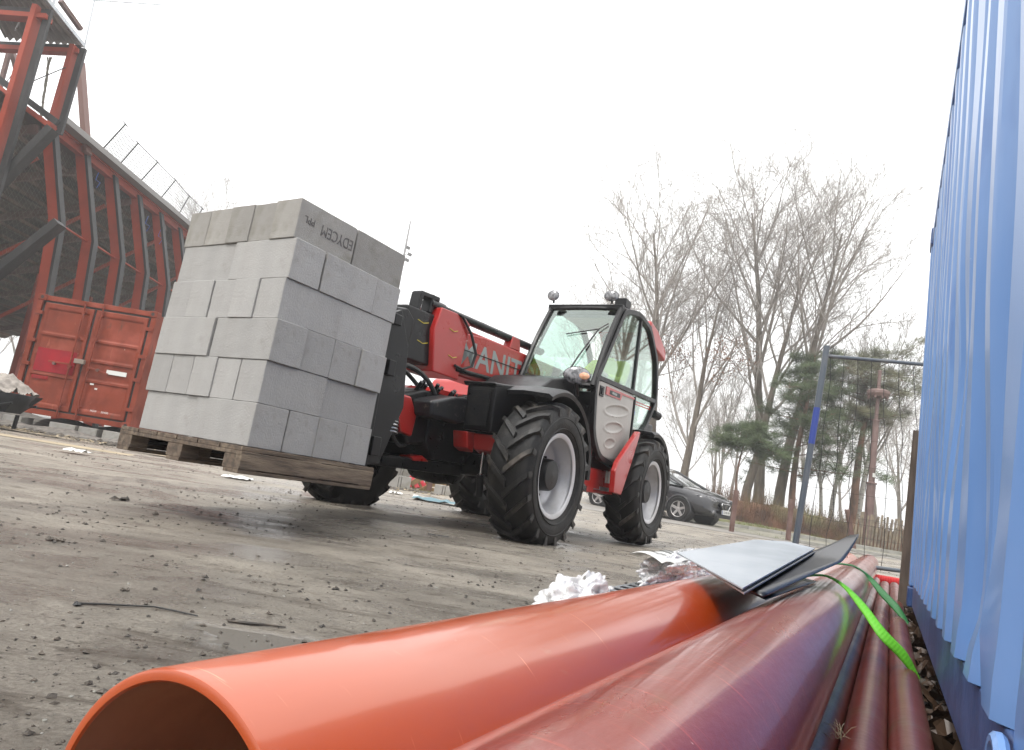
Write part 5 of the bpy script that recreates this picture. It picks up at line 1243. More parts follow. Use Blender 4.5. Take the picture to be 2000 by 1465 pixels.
b = MB(); b.tube([(wbO.x-.95, wbO.y-.1, .2), (wbO.x-.5, wbO.y-.22, zc-.33), (wbO.x+.2, wbO.y-.28, zc-.12)], .018, 8); b.tube([(wbO.x-.95, wbO.y+.1, .2), (wbO.x-.5, wbO.y+.22, zc-.33), (wbO.x+.2, wbO.y+.28, zc-.12)], .018, 8); b.build('handles', M_['black'], wbr, M=WI)
b = MB()
def tp(u, v):
    x = -.72+.90*u; y = -.33+.66*v; h = .26*math.sin(PI*min(1, u*1.02))**.8*math.sin(PI*v)**.6+.05; h += .09*noise.noise(Vector((u*5, v*4, 0)))+.05*noise.noise(Vector((u*14, v*11, 4)))
    return wbO+Vector((x, y, h))
b.grid(tp, 60, 40); tag(b.build('crumpled_sheeting', M_['tarp'], ang=60), 'crumpled grey plastic sheeting heaped in the wheelbarrow', 'sheeting')
# rubble and pallets seen beneath the loader
def at0(px, py, Y): return at(px, py, Y)
def bigblock(P, s, rz, lab, tilt=0):
    b = MB(); x, y, z = s; t = .04
    for dx in (-x/2+t/2, 0, x/2-t/2): b.box((dx, 0, z/2), (t, y-.002, z))
    for dy in (-y/2+t/2, y/2-t/2): b.box((-x/4, dy, z/2), (x/2-t*1.5, t, z-.004)); b.box((x/4, dy, z/2), (x/2-t*1.5, t, z-.004))
    b.box((0, 0, z-.012), (x-.01, y-.01, .018))
    o = b.build('concrete_block', M_['block_wet'], bevel=.006); o.location = P; o.rotation_euler = (tilt, 0, rz); tag(o, lab, 'concrete block', 'loose blocks under the loader')
Q = at(775, 958, 13.0); bigblock((Q.x, 13.0, 0), (.42, .25, .24), R(20), 'hollow concrete block lying on the ground beneath the loader on the left', .0)
Q = at(775, 935, 13.0); bigblock((Q.x, 13.05, .27), (.38, .25, .16), R(35), 'tilted broken block resting on the left hollow block', R(14))
Q = at(872, 965, 12.6); bigblock((Q.x, 12.6, 0), (.40, .25, .2), R(-25), 'mossy hollow concrete block beside the far rear tyre', 0)
def small_pallet(A, tilt, rz, lab, L=1.1, Wd=.7, sc=1):
    r_ = empty('wooden_pallet', lab, 'pallet', group='broken pallets beneath the loader', mat=Matrix.Translation(A) @ Euler((tilt, 0, rz)).to_matrix().to_4x4())
    for x in (-Wd/2, 0, Wd/2):
        b = MB(); b.box((x, 0, L/2), (.045, .09, L)); b.build('runner', M_['woodl'], r_, bevel=.003)
    for k in range(6):
        b = MB(); b.box((0, -.056, .06+k*(L-.12)/5), (Wd+.05, .02, .10)); b.build('slat', M_['woodl'], r_, bevel=.002)
q = at(828, 960, 13.4); small_pallet((q.x, 13.4, 0), R(15), R(12), 'broken pallet leaning against a brown post beneath the loader', 1.2, .26)
bpy.data.objects[ 'wooden_pallet.001'].rotation_euler = (R(10), R(-38), R(10))
q = at(868, 940, 13.7); small_pallet((q.x, 13.7, 0), R(12), R(-10), 'slatted pallet standing upright behind the mossy block', .75, .5)
b = MB(); q = at(835, 960, 13.1); b.bar((q.x, 13.3, 0), (q.x+.02, 13.3, 1.6), .09, .09); tag(b.build('post', M_['rust'], bevel=.006), 'brown steel post beneath the loader between two pallets', 'post')
b = MB(); q = at(869, 940, 13.9); b.bar((q.x, 14.1, 0), (q.x, 14.1, 1.5), .07, .07); tag(b.build('post', M_['rust'], bevel=.006), 'thinner brown post behind the slatted pallet', 'post')
b = MB(); q = at(806, 948, 14.2); b.grid(lambda u, v: (q.x-.35+.7*u, 14.2+.4*v, .03+.24*math.sin(PI*u)*math.sin(PI*v)+.05*noise.noise(Vector((u*5, v*5, 0)))), 20, 14); tag(b.build('red_bag', M_['credd']), 'red sack lying on the grass beneath the loader', 'sack')
b = MB(); b.box((-2.4, 17, 1.1), (1.6, .1, 2.2)); tag(b.build('sheet_panel', M_['plate'], bevel=.005), 'white sheet panel standing far behind the loader', 'panel')
b = MB(); b.box((-3.9, 17.5, 1.1), (1.6, .12, 2.2)); tag(b.build('wooden_hoarding', M_['cred'], bevel=.005), 'red brown hoarding panel standing behind the loader', 'panel')
b = MB(); b.box((-1.35, 17.2, 1.1), (.25, .12, 2.2)); tag(b.build('post', M_['seal'], bevel=.005), 'dark square post beside the white sheet panel', 'post')
# grass tufts along that line
def tuft(b, c, h, n, rng):
    for k in range(n):
        a = rng.uniform(0, 6.28); r = rng.uniform(0, h*.5); p = Vector(c)+Vector((r*math.cos(a), r*math.sin(a), 0)); d = Vector((rng.uniform(-.4, .4), rng.uniform(-.4, .4), 1))*h*rng.uniform(.5, 1); s = Vector((math.cos(a+1.5), math.sin(a+1.5), 0))*h*.05
        b.add([p-s, p+s, p+d*.6+s*.6, p+d], [[0, 1, 2, 3]])
b = MB()
for i in range(900): tuft(b, (rng.uniform(-3.6, .9), 13.2+rng.gauss(0, .25), 0), rng.uniform(.03, .10), 3, rng)
for i in range(300): tuft(b, (rng.uniform(-14, -10), 12.9+rng.gauss(0, .3), 0), rng.uniform(.03, .08), 3, rng)
tag(b.build('weeds', M_['grass'], smooth=False), 'low green weeds along the rubble beneath the loader', 'weeds', kind='stuff')
# mast with floodlights behind the stack
ms = empty('light_mast', 'thin grey mast with small floodlights behind the block stack', 'mast', loc=at(775, 700, 45)); q0 = at(760, 820, 45); 
mI = Matrix.Translation(-ms.location)
pT = at(802, 432, 45); pB = Vector((pT.x, pT.y, 0)); b = MB(); b.tube([pB, pT.lerp(pB, .3), pT], [.16, .11, .05], 8); b.build('mast_pole', mat('mast_grey', (.3, .3, .3), .6), ms, M=mI)
for (px, py) in [(797, 484), (800, 497), (795, 508)]:
    b = MB(); q = at(px, py, 45); b.box(q, (.28, .2, .22), Euler((.4, .2, .5)).to_matrix()); b.bar(q, (pT.x, pT.y, q.z-.1), .05, .05); b.build('floodlight', mat('floodlight_grey', (.2, .2, .2), .5), ms, bevel=.02, M=mI)
# ---------------- bare trees ----------------
def grow(seed, H, r0, fork=.3, nlimb=9, spread=.55, levels=4, kids=(7, 6, 5), up=.35, lean=0, stems=1):
    rg = random.Random(seed); T = MB(); Bc = MB(); tips = []
    def branch(p, d, L, r, lv):
        n = 7 if lv <= 1 else (5 if lv == 2 else 3); pts = [p.copy()]; dd = d.copy(); wob = .055 if lv <= 1 else .13
        for i in range(n):
            dd = (dd+Vector((rg.gauss(0, wob), rg.gauss(0, wob), rg.gauss(0, wob)))+Vector((0, 0, up*.28 if lv else .12))).normalized()
            pts.append(pts[-1]+dd*L/n)
        rs = [r*(1-.86*i/n)+.0030 for i in range(n+1)]
        sides = 10 if lv == 0 else 6 if lv == 1 else 4 if lv == 2 else 3
        (T if lv == 0 else Bc).tube(pts, rs, sides, cap=False)
        if lv >= levels: tips.append((pts[-1], dd)); return
        k = nlimb if lv == 0 else kids[min(lv-1, len(kids)-1)]
        for j in range(k):
            t = (fork+(1-fork)*(j+rg.random()*.6)/k) if lv == 0 else .18+.8*(j+rg.random()*.8)/k
            t = min(t, .97); i = min(int(t*n), n-1); f = t*n-i; q = pts[i].lerp(pts[i+1], f); td = (pts[i+1]-pts[i]).normalized()
            a = rg.random()*6.283 if lv else j*2.4+rg.random()*.8
            o = td.orthogonal().normalized(); o2 = td.cross(o); side = o*math.cos(a)+o2*math.sin(a)
            sp = spread*(1.15-.35*t if lv == 0 else 1)*rg.uniform(.75, 1.25)
            nd = (td*math.cos(sp)+side*math.sin(sp)).normalized()
            if lv == 0: l = H*(.62-.30*(t-fork)/(1-fork))*rg.uniform(.8, 1.1)*(1-fork*.3)
            else: l = L*rg.uniform(.36, .62)*(1-.25*t)
            rr = (r*(1-.86*t)+.002)*(.52 if lv == 0 else .46)
            branch(q, nd, l, rr, lv+1)
    branch(Vector((0, 0, -.3)), Vector((lean, 0, 1)).normalized(), H*.93, r0, 0)
    return T, Bc, tips
def put_tree(parts, loc, rz, sc, label, group='bare trees beyond the hedge', name='bare_tree', mats=None):
    root = empty(name, label, 'tree', group=group, loc=loc); root.rotation_euler = (0, 0, rz); root.scale = (sc, sc, sc)
    for nm, me in parts:
        o = bpy.data.objects.new(nm, me); col.objects.link(o); o.parent = root
    return root
def tree_parts(seed, bark='bark', twig='twig', **k):
    T, Bc, tips = grow(seed, **k)
    t = T.build('trunk', M_[bark]); c = Bc.build('crown', M_[twig], smooth=False)
    r = [('trunk', t.data), ('crown', c.data)]; bpy.data.objects.remove(t); bpy.data.objects.remove(c); return r, tips
tA, _ = tree_parts(5, H=13.2, r0=.22, fork=.34, nlimb=13, spread=.66, kids=(9, 8, 7), up=.24)
tB, _ = tree_parts(12, H=14.0, r0=.23, fork=.42, nlimb=13, spread=.66, kids=(8, 7, 7), up=.24)
tC, tipsC = tree_parts(23, H=9.0, r0=.17, fork=.28, nlimb=10, spread=.50, kids=(7, 7, 5), up=.4)
tD, _ = tree_parts(31, 'birch', 'twig', H=7.5, r0=.12, fork=.35, nlimb=10, spread=.5, kids=(6, 5, 4), up=.35)
def base(px, py, Y): p = at(px, py, Y); return (p.x, Y, gz(p.x, Y))
put_tree(tA, base(1272, 930, 29), 0.4, .97, 'tall bare tree rising behind the loader cab', )
put_tree(tB, base(1222, 930, 31), 5.0, .80, 'bare tree spreading its crown left behind the cab roof lamps')
put_tree(tC, base(1330, 935, 27), 1.4, 1.08, 'bare multi limbed tree just right of the cab holding brown leaves')
put_tree(tA, base(1452, 972, 28), 2.6, .92, 'tall bare tree leftmost of the three thick trunks beyond the hedge')
put_tree(tB, base(1482, 975, 30), 1.1, 1.12, 'tall bare tree, middle of the three thick trunks beyond the hedge')
put_tree(tB, base(1518, 980, 27), 3.9, .98, 'wide crowned bare tree, right one of the three thick trunks beyond the hedge')
put_tree(tD, base(1403, 960, 34), .5, .95, 'slim white birch standing above the parked car', 'white birches beyond the hedge', 'birch')
put_tree(tD, base(1606, 1000, 29), 2.5, .8, 'thin birch right of the blue fence post', 'white birches beyond the hedge', 'birch')
put_tree(tD, base(1622, 1005, 27), 4.5, .95, 'birch with a curved trunk beside the leaning pine', 'white birches beyond the hedge', 'birch')
put_tree(tD, base(1672, 1020, 26), 5.5, 1.05, 'white birch seen behind the brown lamp post', 'white birches beyond the hedge', 'birch')
far = [(1150, 48, 'A', .95), (1222, 60, 'B', .95), (1345, 64, 'A', .9), (1395, 52, 'C', 1.0), (1425, 62, 'B', .8), (1575, 55, 'C', 1.1), (1650, 58, 'A', .75), (1715, 46, 'B', .7), (1765, 50, 'C', 1.1), (1805, 60, 'A', .9)]
flab = ['faint misty tree far behind the cab lamps', 'faint misty tree far behind the cab roof', 'faint misty tree behind the brown leaved tree', 'small misty tree above the parked car', 'misty tree between the birch and the thick trunks', 'misty small tree behind the dark pine', 'misty tree behind the birches', 'misty tree right of the lamp post', 'small misty tree behind the mesh fence', 'misty tree hidden partly by the blue container']
for (px, Y, k, s), lb_ in zip(far, flab):
    put_tree({'A': tA, 'B': tB, 'C': tC}[k], base(px, 990, Y), px*.7, s, lb_, 'misty trees in the far background')
put_tree(tA, base(385, 850, 52), 1.0, 1.28, 'distant bare tree whose twigs show above the left of the block stack', 'misty trees in the far background')
put_tree(tB, base(640, 860, 58), 2.0, 1.22, 'distant bare tree whose twigs show above the sloping top of the block stack', 'misty trees in the far background')
for i, (px, Y, lb_) in enumerate([(5, 50, 'misty tree seen under the roof at the left edge'), (-40, 60, 'misty tree beyond the left edge seen under the roof'), (40, 56, 'second misty tree seen under the roof beside the red container')]):
    put_tree([tC, tD, tC][i], base(px, 780, Y), i*1.3, 1.25, lb_, 'misty trees in the far background')
for i, (x, y, k, s, lb_) in enumerate([(19.5, 20.5, 'B', .9, 'tall bare tree hidden behind the blue container, nearest the road'), (25, 23, 'A', 1.0, 'tall bare tree behind the blue container, second from the road'), (21, 16.5, 'B', .85, 'tall bare tree far to the right behind the blue container')]):
    put_tree({'A': tA, 'B': tB}[k], (x, y, gz(x, y)), i*2.2, s, lb_)
# dry leaves on the tree beside the cab
b = MB(); r9 = random.Random(4); mC = Matrix.Translation(base(1330, 935, 27)) @ Euler((0, 0, 1.4)).to_matrix().to_4x4() @ Matrix.Scale(1.08, 4)
cand = [t for t in tipsC if t[0].z < 6.2]
for (p, d) in cand:
    if r9.random() < .5: continue
    for k in range(r9.randint(3, 9)):
        q = mC @ (p+Vector((r9.gauss(0, .18), r9.gauss(0, .18), r9.gauss(0, .15)))); e = Euler((r9.uniform(0, 6), r9.uniform(0, 6), 0)).to_matrix(); s = .05
        b.add([q+e @ Vector(v) for v in ((-s, 0, 0), (0, -s*.5, 0), (s, 0, 0), (0, s*.5, 0))], [[0, 1, 2, 3]])
tag(b.build('clinging_leaves', M_['dleaf'], smooth=False), 'dry brown leaves clinging to the low branches right of the cab', 'leaves', kind='stuff')

# ---------------- pines ----------------
def pine(name, base_, H, r0, seed, lab, mneedle, crown_lo, crown_r, lean=(0, 0), nb=34, umbrella=False):
    rg = random.Random(seed); root = empty(name, lab, 'tree', loc=base_); T = MB(); B1 = MB(); N_ = MB()
    n = 10; pts = []
    for i in range(n+1):
        t = i/n; pts.append(Vector((lean[0]*t*H+.12*math.sin(t*5+seed), lean[1]*t*H, H*t*.97-.2*(i == 0))))
    T.tube(pts, [r0*(1-.85*i/n)+.01 for i in range(n+1)], 9, cap=False)
    def tuft_(q, s, dr):
        for k in range(50):
            d = (Vector((rg.gauss(0, 1), rg.gauss(0, 1), rg.gauss(0, .8)))+dr*1.3+Vector((0, 0, .5))).normalized(); L_ = s*rg.uniform(.6, 1.15); a = q+d*L_*.05+Vector((rg.gauss(0, s*.35), rg.gauss(0, s*.35), rg.gauss(0, s*.25))); w_ = d.orthogonal().normalized()*s*.035
            N_.add([a-w_, a+w_, a+d*L_], [[0, 1, 2]])
    for j in range(nb):
        t = crown_lo+(1-crown_lo)*((j+rg.random())/nb); i = min(int(t*n), n-1); q = pts[i].lerp(pts[i+1], t*n-i); a = j*2.4+rg.random()
        if umbrella: L_ = crown_r*(.55+.6*math.sin(PI*((t-crown_lo)/(1-crown_lo))*.8+.3))*rg.uniform(.6, 1.1)
        else: L_ = crown_r*(1.12-((t-crown_lo)/(1-crown_lo)))**.75*rg.uniform(.55, 1.15)+.25
        d = Vector((math.cos(a), math.sin(a), rg.uniform(-.05, .35))).normalized(); P = [q]; dd = d
        m_ = 5
        for k in range(m_): dd = (dd+Vector((rg.gauss(0, .12), rg.gauss(0, .12), .10 if k > 2 else -.01))).normalized(); P.append(P[-1]+dd*L_/m_)
        B1.tube(P, [max(.006, r0*.26*(1-k/m_)*(1.1-t*.7)) for k in range(m_+1)], 4, cap=False)
        for k in range(1, m_+1):
            if k < 2 and rg.random() < .7: continue
            for s_ in range(3 if k < m_ else 5):
                side = Vector((rg.gauss(0, 1), rg.gauss(0, 1), rg.gauss(.1, .5))).normalized(); l2 = L_*.26*rg.uniform(.5, 1.2); e = P[k]+side*l2
                B1.tube([P[k], e], [.008, .004], 3, cap=False); tuft_(e, .26, side)
                if rg.random() < .6: tuft_(P[k].lerp(e, .5), .22, side)
    T.build('trunk', M_['pinebark'], root); B1.build('limbs', M_['pinebark'], root); N_.build('crown', M_[mneedle], root, smooth=False); return root
pine('pine_tree', base(1548, 985, 24.5), 6.7, .13, 3, 'dark green young pine standing in front of the three thick trunks', 'pine', .30, 2.2, (.03, 0), 32)
pine('pine_tree', base(1655, 1010, 25.5), 7.3, .17, 8, 'taller pine with orange trunk and pale yellow green top near the container', 'pine2', .62, 1.9, (.10, 0), 26, True)
pine('pine_tree', base(1440, 990, 23.5), 3.3, .05, 15, 'small pine bough clump left of the dark pine', 'pine', .72, .9, (-.01, 0), 9)

# ---------------- hedge, paling, verge plants ----------------
b = MB(); r8 = random.Random(21)
def hy(x): return 22.6-.12*(x-6)
for i in range(15000):
    x = 4.2+19*r8.random()**.9; y = hy(x)+r8.uniform(0, 1.5); z = gz(x, y); h = 1.25*(.75+.35*noise.noise(Vector((x*1.3, y, 0))))*r8.uniform(.35, 1.15)
    p = Vector((x, y, z+r8.uniform(0, .5)*h)); d = Vector((r8.gauss(0, .22), r8.gauss(0, .22), 1))*h*.6; s = Vector((.007, 0, 0))
    b.add([p-s, p+s, p+d+s*.3, p+d-s*.3], [[0, 1, 2, 3]])
    for k in range(2):
        q = p+d*r8.random(); e = Euler((r8.uniform(0, 6), r8.uniform(0, 6), 0)).to_matrix(); s2 = r8.uniform(.012, .03)
        b.add([q+e @ Vector(v) for v in ((-s2, 0, 0), (0, -s2*.6, 0), (s2, 0, 0), (0, s2*.6, 0))], [[0, 1, 2, 3]])
tag(b.build('hedge', M_['hedge'], smooth=False), 'low reddish brown winter hedge along the verge under the trees', 'hedge', kind='stuff')
b = MB()
b.grid(lambda u, v: (4.4+19*u, hy(4.4+19*u)+.2+1.2*v, gz(4.4+19*u, 23)+.85*math.sin(PI*v)**.5*(.85+.2*noise.noise(Vector((u*30, v*3, 0))))), 120, 8)
tag(b.build('hedge_core', M_['hedge'], ang=60), 'dense inner mass of the brown hedge', 'hedge', kind='stuff')
pf_ = empty('paling_fence', 'weathered split stake paling fence behind the mesh fence near the container', 'fence', loc=(12.8, 19.8, 0)); PI_ = Matrix.Translation((-12.8, -19.8, 0))
mpal = mat('weathered_paling', (.27, .22, .155), .9, c2=(.15, .125, .095), ns=6)
for k in range(44):
    x = 10.9+.105*k; b = MB(); h = .95+.14*r8.random(); t = r8.gauss(0, .02); yy = 20.7+.0*x
    b.bar((x, yy, gz(x, yy)-.02), (x+t+.05, yy, gz(x, yy)+h), .022, .045+.02*r8.random()); b.build('stake', mpal, pf_, M=PI_, bevel=.004)
for z in (.3, .85): b = MB(); b.cyl((10.9, 20.67, z+.2), (15.2, 20.67, z+.2), .004, 5); b.build('tie_wire', M_['wire'], pf_, M=PI_)
b = MB()
for i in range(2600):
    x = r8.uniform(5, 22); y = 20.6+abs(r8.gauss(0, .8)); 
    if noise.noise(Vector((x*.8, y, 3))) < -.02: continue
    tuft(b, (x, y, gz(x, y)+.016), r8.uniform(.04, .16), 3, r8)
for i in range(500):
    x = r8.uniform(6.5, 14); y = 15.6+abs(r8.gauss(0, 1.2)); tuft(b, (x, y, gz(x, y)+.01), r8.uniform(.02, .06), 3, r8)
tag(b.build('verge_grass', M_['grass'], smooth=False), 'rough green grass along the verge and pavement', 'grass', kind='stuff')

# ---------------- bollards, lamp post ----------------
for (x, y, tx, ty, h, lab) in [(5.40, 15.5, .02, 0, .98, 'square brown steel bollard nearest the parked car'), (6.77, 15.7, -.0, .0, .98, 'square brown steel bollard just left of the blue grey fence post'), (8.30, 15.7, -.24, .0, .96, 'brown steel bollard knocked over to a slant right of the fence post')]:
    b = MB(); z0 = gz(x, y)-.05; b.bar((x, y, z0), (x+tx, y+ty, z0+h), .09, .09, up=(0, 1, 0)); tag(b.build('bollard', M_['rust'], bevel=.006), lab, 'bollard', 'steel bollards along the pavement')
lx, ly = 12.0, 22.0; z0 = gz(lx, ly)
lp = empty('lamp_post', 'brown stepped lamp post with flat round top behind the mesh fence', 'lamp post', loc=(lx, ly, z0)); LI = Matrix.Translation((-lx, -ly, -z0))
for (a, c, r, nm) in [(0, 2.05, .135, 'post_base'), (2.05, 4.1, .095, 'post_middle'), (4.1, 5.75, .055, 'post_top')]:
    b = MB(); b.cyl((lx, ly, z0+a), (lx, ly, z0+c), r, 14); b.lathe([(c-.03, r*1.25), (c+.01, r*1.25), (c+.03, r*.8)], 'z', (lx, ly, z0), 14); b.build(nm, M_['mauve'], lp, M=LI)
b = MB(); b.lathe([(4.86, .06), (4.88, .30), (4.98, .36), (5.06, .36), (5.12, .25), (5.14, .05)], 'z', (lx, ly, z0), 8); b.build('lamp_hood', M_['mauve'], lp, M=LI, ang=20)
for k in range(8):
    a = 2*PI*k/8; b = MB(); b.box((lx+.29*math.cos(a), ly+.29*math.sin(a), z0+4.85), (.05, .05, .08)); b.build('hood_tooth', M_['mauve'], lp, M=LI)
b = MB(); b.box((lx-.01, ly-.14, z0+2.3), (.09, .01, .13)); b.build('number_sticker', M_['plate'], lp, M=LI)
# ---------------- wire mesh fence panel ----------------
fp = empty('mesh_fence_panel', 'blue grey tube framed site fence panel with loose wire mesh near the container end', 'fence', loc=(3.0, 6.6, 0)); FI = Matrix.Translation((-3.0, -6.6, 0))
def fb(nm, b, m, **k): return b.build(nm, m, fp, M=FI, **k)
Pt, Pb = at(1615, 676, 6.6), at(1548, 1075, 6.6); Pb.z = 0
b = MB(); b.cyl(Pb, Pt, .030, 12); po = fb('fence_post', b, M_['fence'])
b = MB(); d = (Pt-Pb); b.cyl(Pb+d*.56, Pb+d*.72, .0312, 12); b.build('blue_paint_band', M_['bluep'], po, M=FI)
tL, tR = at(1617, 693, 6.6), at(1850, 716, 6.6); tL = Pb.lerp(Pt, .955)
b = MB(); b.cyl(tL, tR, .019, 10); fb('top_rail', b, M_['fence'])
bL, bR = at(1690, 1106, 6.6), at(1860, 1128, 6.6); b = MB(); b.cyl(bL, bR, .019, 10); fb('bottom_rail', b, M_['fence'])
r7 = random.Random(5)
b = MB()
for k in range(9):
    t = k/8; a = tL.lerp(tR, .04+.9*t); c = Pb.lerp(Vector((bR.x, 6.6, .18)), .10+.95*t); c.z = .17
    pts = [a.lerp(c, j/8)+Vector((r7.gauss(0, .010), r7.gauss(0, .02), 0)) for j in range(9)]; pts[0] = a+Vector((0, 0, .03 if k % 2 else 0)); b.tube(pts, .0028, 4)
    if k < 3: b.tube([a, a+Vector((.02, 0, .09))], .0025, 4)
for k in range(7):
    z = .3+.27*k; a = Pb.lerp(Pt, z/2.25); c = Vector((4.3, 6.6, z+.02)); b.tube([a.lerp(c, j/8)+Vector((0, r7.gauss(0, .01), r7.gauss(0, .008))) for j in range(9)], .0019, 4)
fb('wire_mesh', b, M_['wire'])
for k in range(3):
    b = MB(); b.tube([Pt+Vector((.02*k, 0, -.02)), Pt+Vector((.05+.02*k, 0, .015)), Pt+Vector((.03+.02*k, 0, -.12))], .0025, 5); fb('loose_wire_end', b, M_['wire'])

# ---------------- parked car ----------------
cyaw = R(-43); cA = at(1322, 1020, 18.6); CMx = Matrix.Translation((cA.x, 18.55, gz(cA.x, 18.6)+.01)) @ Euler((0, 0, cyaw)).to_matrix().to_4x4()
# local: x forward, front wheel hub of the near (right) side at (0,-.76,.31); centreline y=+0
CMx = CMx @ Matrix.Translation((0, .86, 0))
car = empty('parked_car', 'dark grey hatchback parked on the road behind the loader', 'car', mat=CMx)
# stations: x, half width low, half width belt, z low, z belt(hood/shoulder), crown height
st_ = [(-3.45, .70, .74, .40, .95, .98), (-3.3, .80, .83, .28, 1.0, 1.05), (-2.6, .86, .88, .22, 1.0, 1.02), (-1.5, .88, .90, .20, .97, .99), (-.6, .88, .90, .20, .94, .97), (-.3, .88, .895, .20, .93, .98), (.1, .87, .89, .21, .89, .955), (.45, .87, .87, .22, .83, .92), (.70, .85, .83, .23, .77, .86), (.86, .80, .76, .24, .69, .78), (.95, .70, .64, .26, .60, .68)]
b = MB(); rows = []
for (x, wl, wb_, zl_, zb_, zc_) in st_:
    for s in [(-.0, zl_), (-.7, zl_), (-1.0, zl_+.12), (-1.02, (zl_+zb_)/2), (-1.0, zb_-.10), (-.93, zb_), (-.6, (zb_+zc_)/2+.02), (0, zc_), (.6, (zb_+zc_)/2+.02), (.93, zb_), (1.0, zb_-.10), (1.02, (zl_+zb_)/2), (1.0, zl_+.12), (.7, zl_)]:
        w_ = wl if s[1] < (zl_+zb_)/2 else wb_; b.v.append((x-.10*max(0, x-.5)*abs(s[0])*3, s[0]*w_, s[1]))
K = 14
for i in range(len(st_)-1):
    for k in range(K): b.f.append([i*K+k, i*K+(k+1) % K, (i+1)*K+(k+1) % K, (i+1)*K+k]); b.m.append(0)
b.f += [list(range(K)), [(len(st_)-1)*K+k for k in range(K)][::-1]]; b.m += [0, 0]
bd = b.build('body', M_['car'], car, ang=60); sb = bd.modifiers.new('s', 'SUBSURF'); sb.levels = 2; sb.render_levels = 2
# cabin: glass shell with roof and pillars
gs = [(-3.35, .62, .97, 1.05), (-2.9, .66, .98, 1.38), (-2.2, .68, .98, 1.455), (-1.4, .68, .97, 1.46), (-.95, .66, .96, 1.38), (-.5, .68, .95, 1.17), (-.02, .72, .93, .955)]
b = MB()
for (x, wt, zb_, zt_) in gs:
    for (y, z) in ((-.84, zb_), (-.84+(.84-wt)*.5, (zb_+zt_)/2), (-wt, zt_-.03), (-wt*.5, zt_+.01), (0, zt_+.015), (wt*.5, zt_+.01), (wt, zt_-.03), (.84-(.84-wt)*.5, (zb_+zt_)/2), (.84, zb_)): b.v.append((x, y, z))
for i in range(len(gs)-1):
    for k in range(8): b.f.append([i*9+k, i*9+k+1, (i+1)*9+k+1, (i+1)*9+k]); b.m.append(1 if (1 < k < 6 and i < 4) else 0)
mcg = mat('dark_car_glass', (.03, .04, .04), .04, coat=1, spec=1)
gl = b.build('cabin', [mcg, M_['car']], car, ang=60)
for s in (-1, 1):
    b = MB(); b.tube([(-.02, s*.80, .95), (-.5, s*.735, 1.15), (-.97, s*.665, 1.37), (-1.4, s*.68, 1.445), (-2.2, s*.69, 1.43), (-2.9, s*.68, 1.34), (-3.3, s*.70, 1.04)], .03, 8); b.build('roof_pillar', M_['car'], car)
    b = MB(); b.bar((-1.45, s*.745, .97), (-1.5, s*.68, 1.42), .07, .03); b.build('door_pillar', M_['seal'], car)
    b = MB(); b.lathe([(-.08, .02), (-.05, .075), (.03, .085), (.06, .06)], 'x', (-.62, s*.93, 1.02), 14); b.build('wing_mirror', M_['car'], car)
def carwheel(x, s):
    w_ = bpy.data.objects.new('wheel', None); col.objects.link(w_); w_.parent = car; w_.location = (x, s*.84, .31)
    if s > 0: w_.rotation_euler = (0, 0, PI)
    b = MB(); b.lathe([(.09, .215), (.10, .25), (.095, .295), (.06, .312), (-.06, .312), (-.095, .295), (-.10, .25), (-.09, .215)], 'y', n=40); b.build('tyre', M_['rubber'], w_)
    b = MB(); b.lathe([(-.09, .216), (-.096, .212), (-.09, .20), (.0, .19), (.02, .0)], 'y', n=40); b.build('rim_barrel', M_['seal'], w_)
    b = MB(); b.lathe([(-.092, .213), (-.1, .21), (-.092, .196)], 'y', n=40)
    for k in range(5):
        a = 2*PI*k/5+.3; b.add([(q[0]*math.cos(a)-q[1]*math.sin(a), q[2], q[0]*math.sin(a)+q[1]*math.cos(a)) for q in ((.03, -.035, -.075), (.205, -.026, -.09), (.205, .026, -.09), (.03, .035, -.075), (.03, -.04, -.05), (.205, -.035, -.06), (.205, .035, -.06), (.03, .04, -.05))], [[0, 1, 2, 3], [0, 1, 5, 4], [3, 2, 6, 7], [1, 2, 6, 5]])
    b.lathe([(-.085, .0), (-.084, .03), (-.07, .045), (-.05, .05)], 'y', n=20); b.build('rim', mat('alloy_rim', (.45, .43, .42), .35, .6), w_, bevel=.003)
for x, s in ((0, -1), (0, 1), (-2.58, -1), (-2.58, 1)): carwheel(x, s)
for x in (0, -2.58):
    for s in (-1, 1):
        b = MB(); pts = [(x+.36*math.cos(R(a)), s*.915, .30+.375*math.sin(R(a))) for a in range(-8, 190, 12)]; b.tube(pts, .022, 8); b.build('wheel_arch', M_['car'], car)
        b = MB(); b.cyl((x, s*.60, .31), (x, s*.908, .31), .352, 30); b.build('wheel_well', M_['seal'], car)
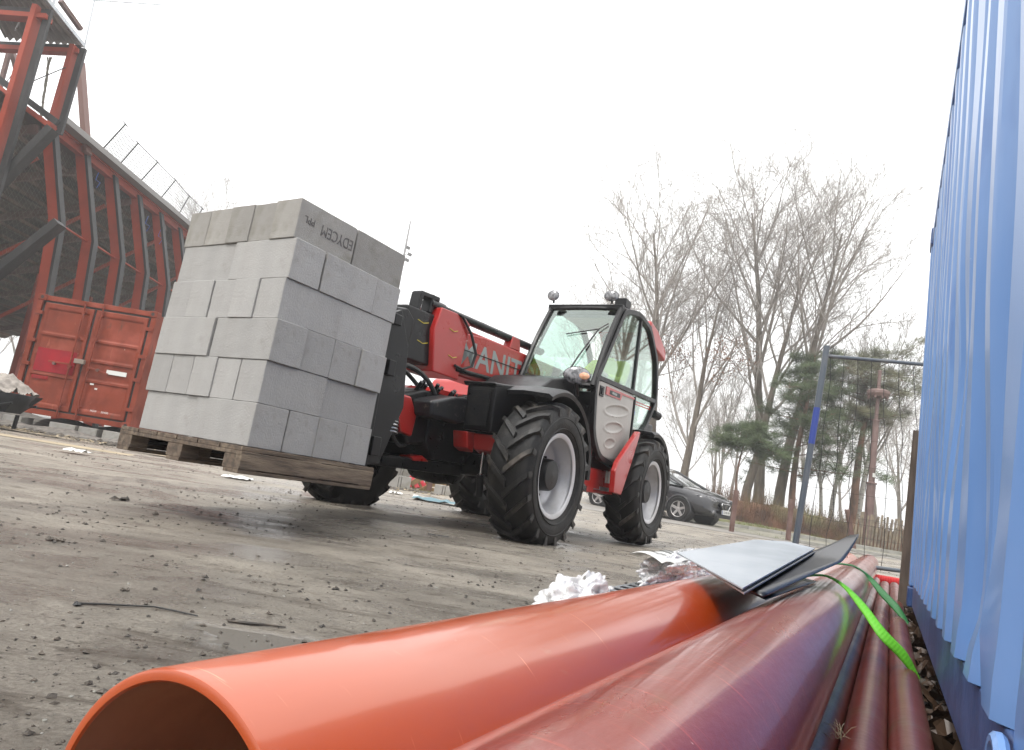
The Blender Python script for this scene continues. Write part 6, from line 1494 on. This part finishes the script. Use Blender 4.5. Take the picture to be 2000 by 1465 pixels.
for s in (-1, 1):
    b = MB()
    def hf(u, v, s=s):
        x = .86-.46*u; y = s*(.46+.36*u); zc2 = .665+.085*u; h = .062*math.sin(PI*min(1, max(0, u*.9+.08))); return (x+.075, y+s*.06, zc2+h*(v-.5)*2)
    b.grid(hf, 12, 6); o = b.build('headlight', M_['lens'], car); o.modifiers.new('t', 'SOLIDIFY').thickness = .04
    b = MB(); b.lathe([(.0, .05), (.02, .04), (.025, 0)], 'x', (.86, s*.62, .36), 12); b.build('fog_lamp', M_['lens'], car)
b = MB(); vv = [(.905, y, z) for (y, z) in ((-.24, .63), (.24, .63), (.26, .58), (.16, .46), (-.16, .46), (-.26, .58))]; b.add(vv+[(p[0]-.05, p[1], p[2]) for p in vv], [[0, 1, 2, 3, 4, 5]]+[[i, (i+1) % 6, 6+(i+1) % 6, 6+i] for i in range(6)]); gr = b.build('grille', M_['seal'], car)
b = MB(); b.tube([(.912, p[1], p[2]) for p in vv], .012, 6, closed=True); b.build('grille_trim', M_['chrome'], gr)
b = MB(); b.box((.915, .0, .56), (.012, .09, .025)); b.box((.915, -.02, .525), (.012, .05, .03)); b.box((.915, .02, .585), (.012, .05, .02)); b.build('grille_emblem', M_['chrome'], gr, bevel=.003)
b = MB(); b.box((.93, 0, .40), (.015, .52, .11)); plt = b.build('number_plate', M_['plate'], car, bevel=.003)
b = MB(); b.box((.9385, .0-.24, .40), (.002, .04, .105)); b.build('plate_band', M_['bluep'], plt)
text_mesh('EZ 903 NM', .088, Matrix.Translation((.9385, .02, .40)) @ Matrix(((0, 0, 1), (1, 0, 0), (0, 1, 0))).to_4x4(), 'plate_lettering', M_['seal'], plt, .0008, .9)
b = MB(); b.box((.86, 0, .29), (.06, .9, .10)); b.build('lower_intake', M_['seal'], car, bevel=.02)

# ---------------- misty air ----------------
b = MB(); b.box((-2, 42, 11.5), (110, 100, 26)); hz = b.build('haze', mat('misty_air', (1, 1, 1)), smooth=False)
hm = hz.data.materials[0]; hn = hm.node_tree; hn.nodes.remove(hn.nodes['Principled BSDF'])
pv = hn.nodes.new('ShaderNodeVolumePrincipled'); pv.inputs['Color'].default_value = (.97, .97, .98, 1); pv.inputs['Density'].default_value = .0030; pv.inputs['Anisotropy'].default_value = .3
hn.links.new(pv.outputs[0], hn.nodes['Material Output'].inputs['Volume']); tag(hz, kind='stuff')
hz['label'] = 'thin winter mist filling the air over the yard and trees'; hz['category'] = 'haze'
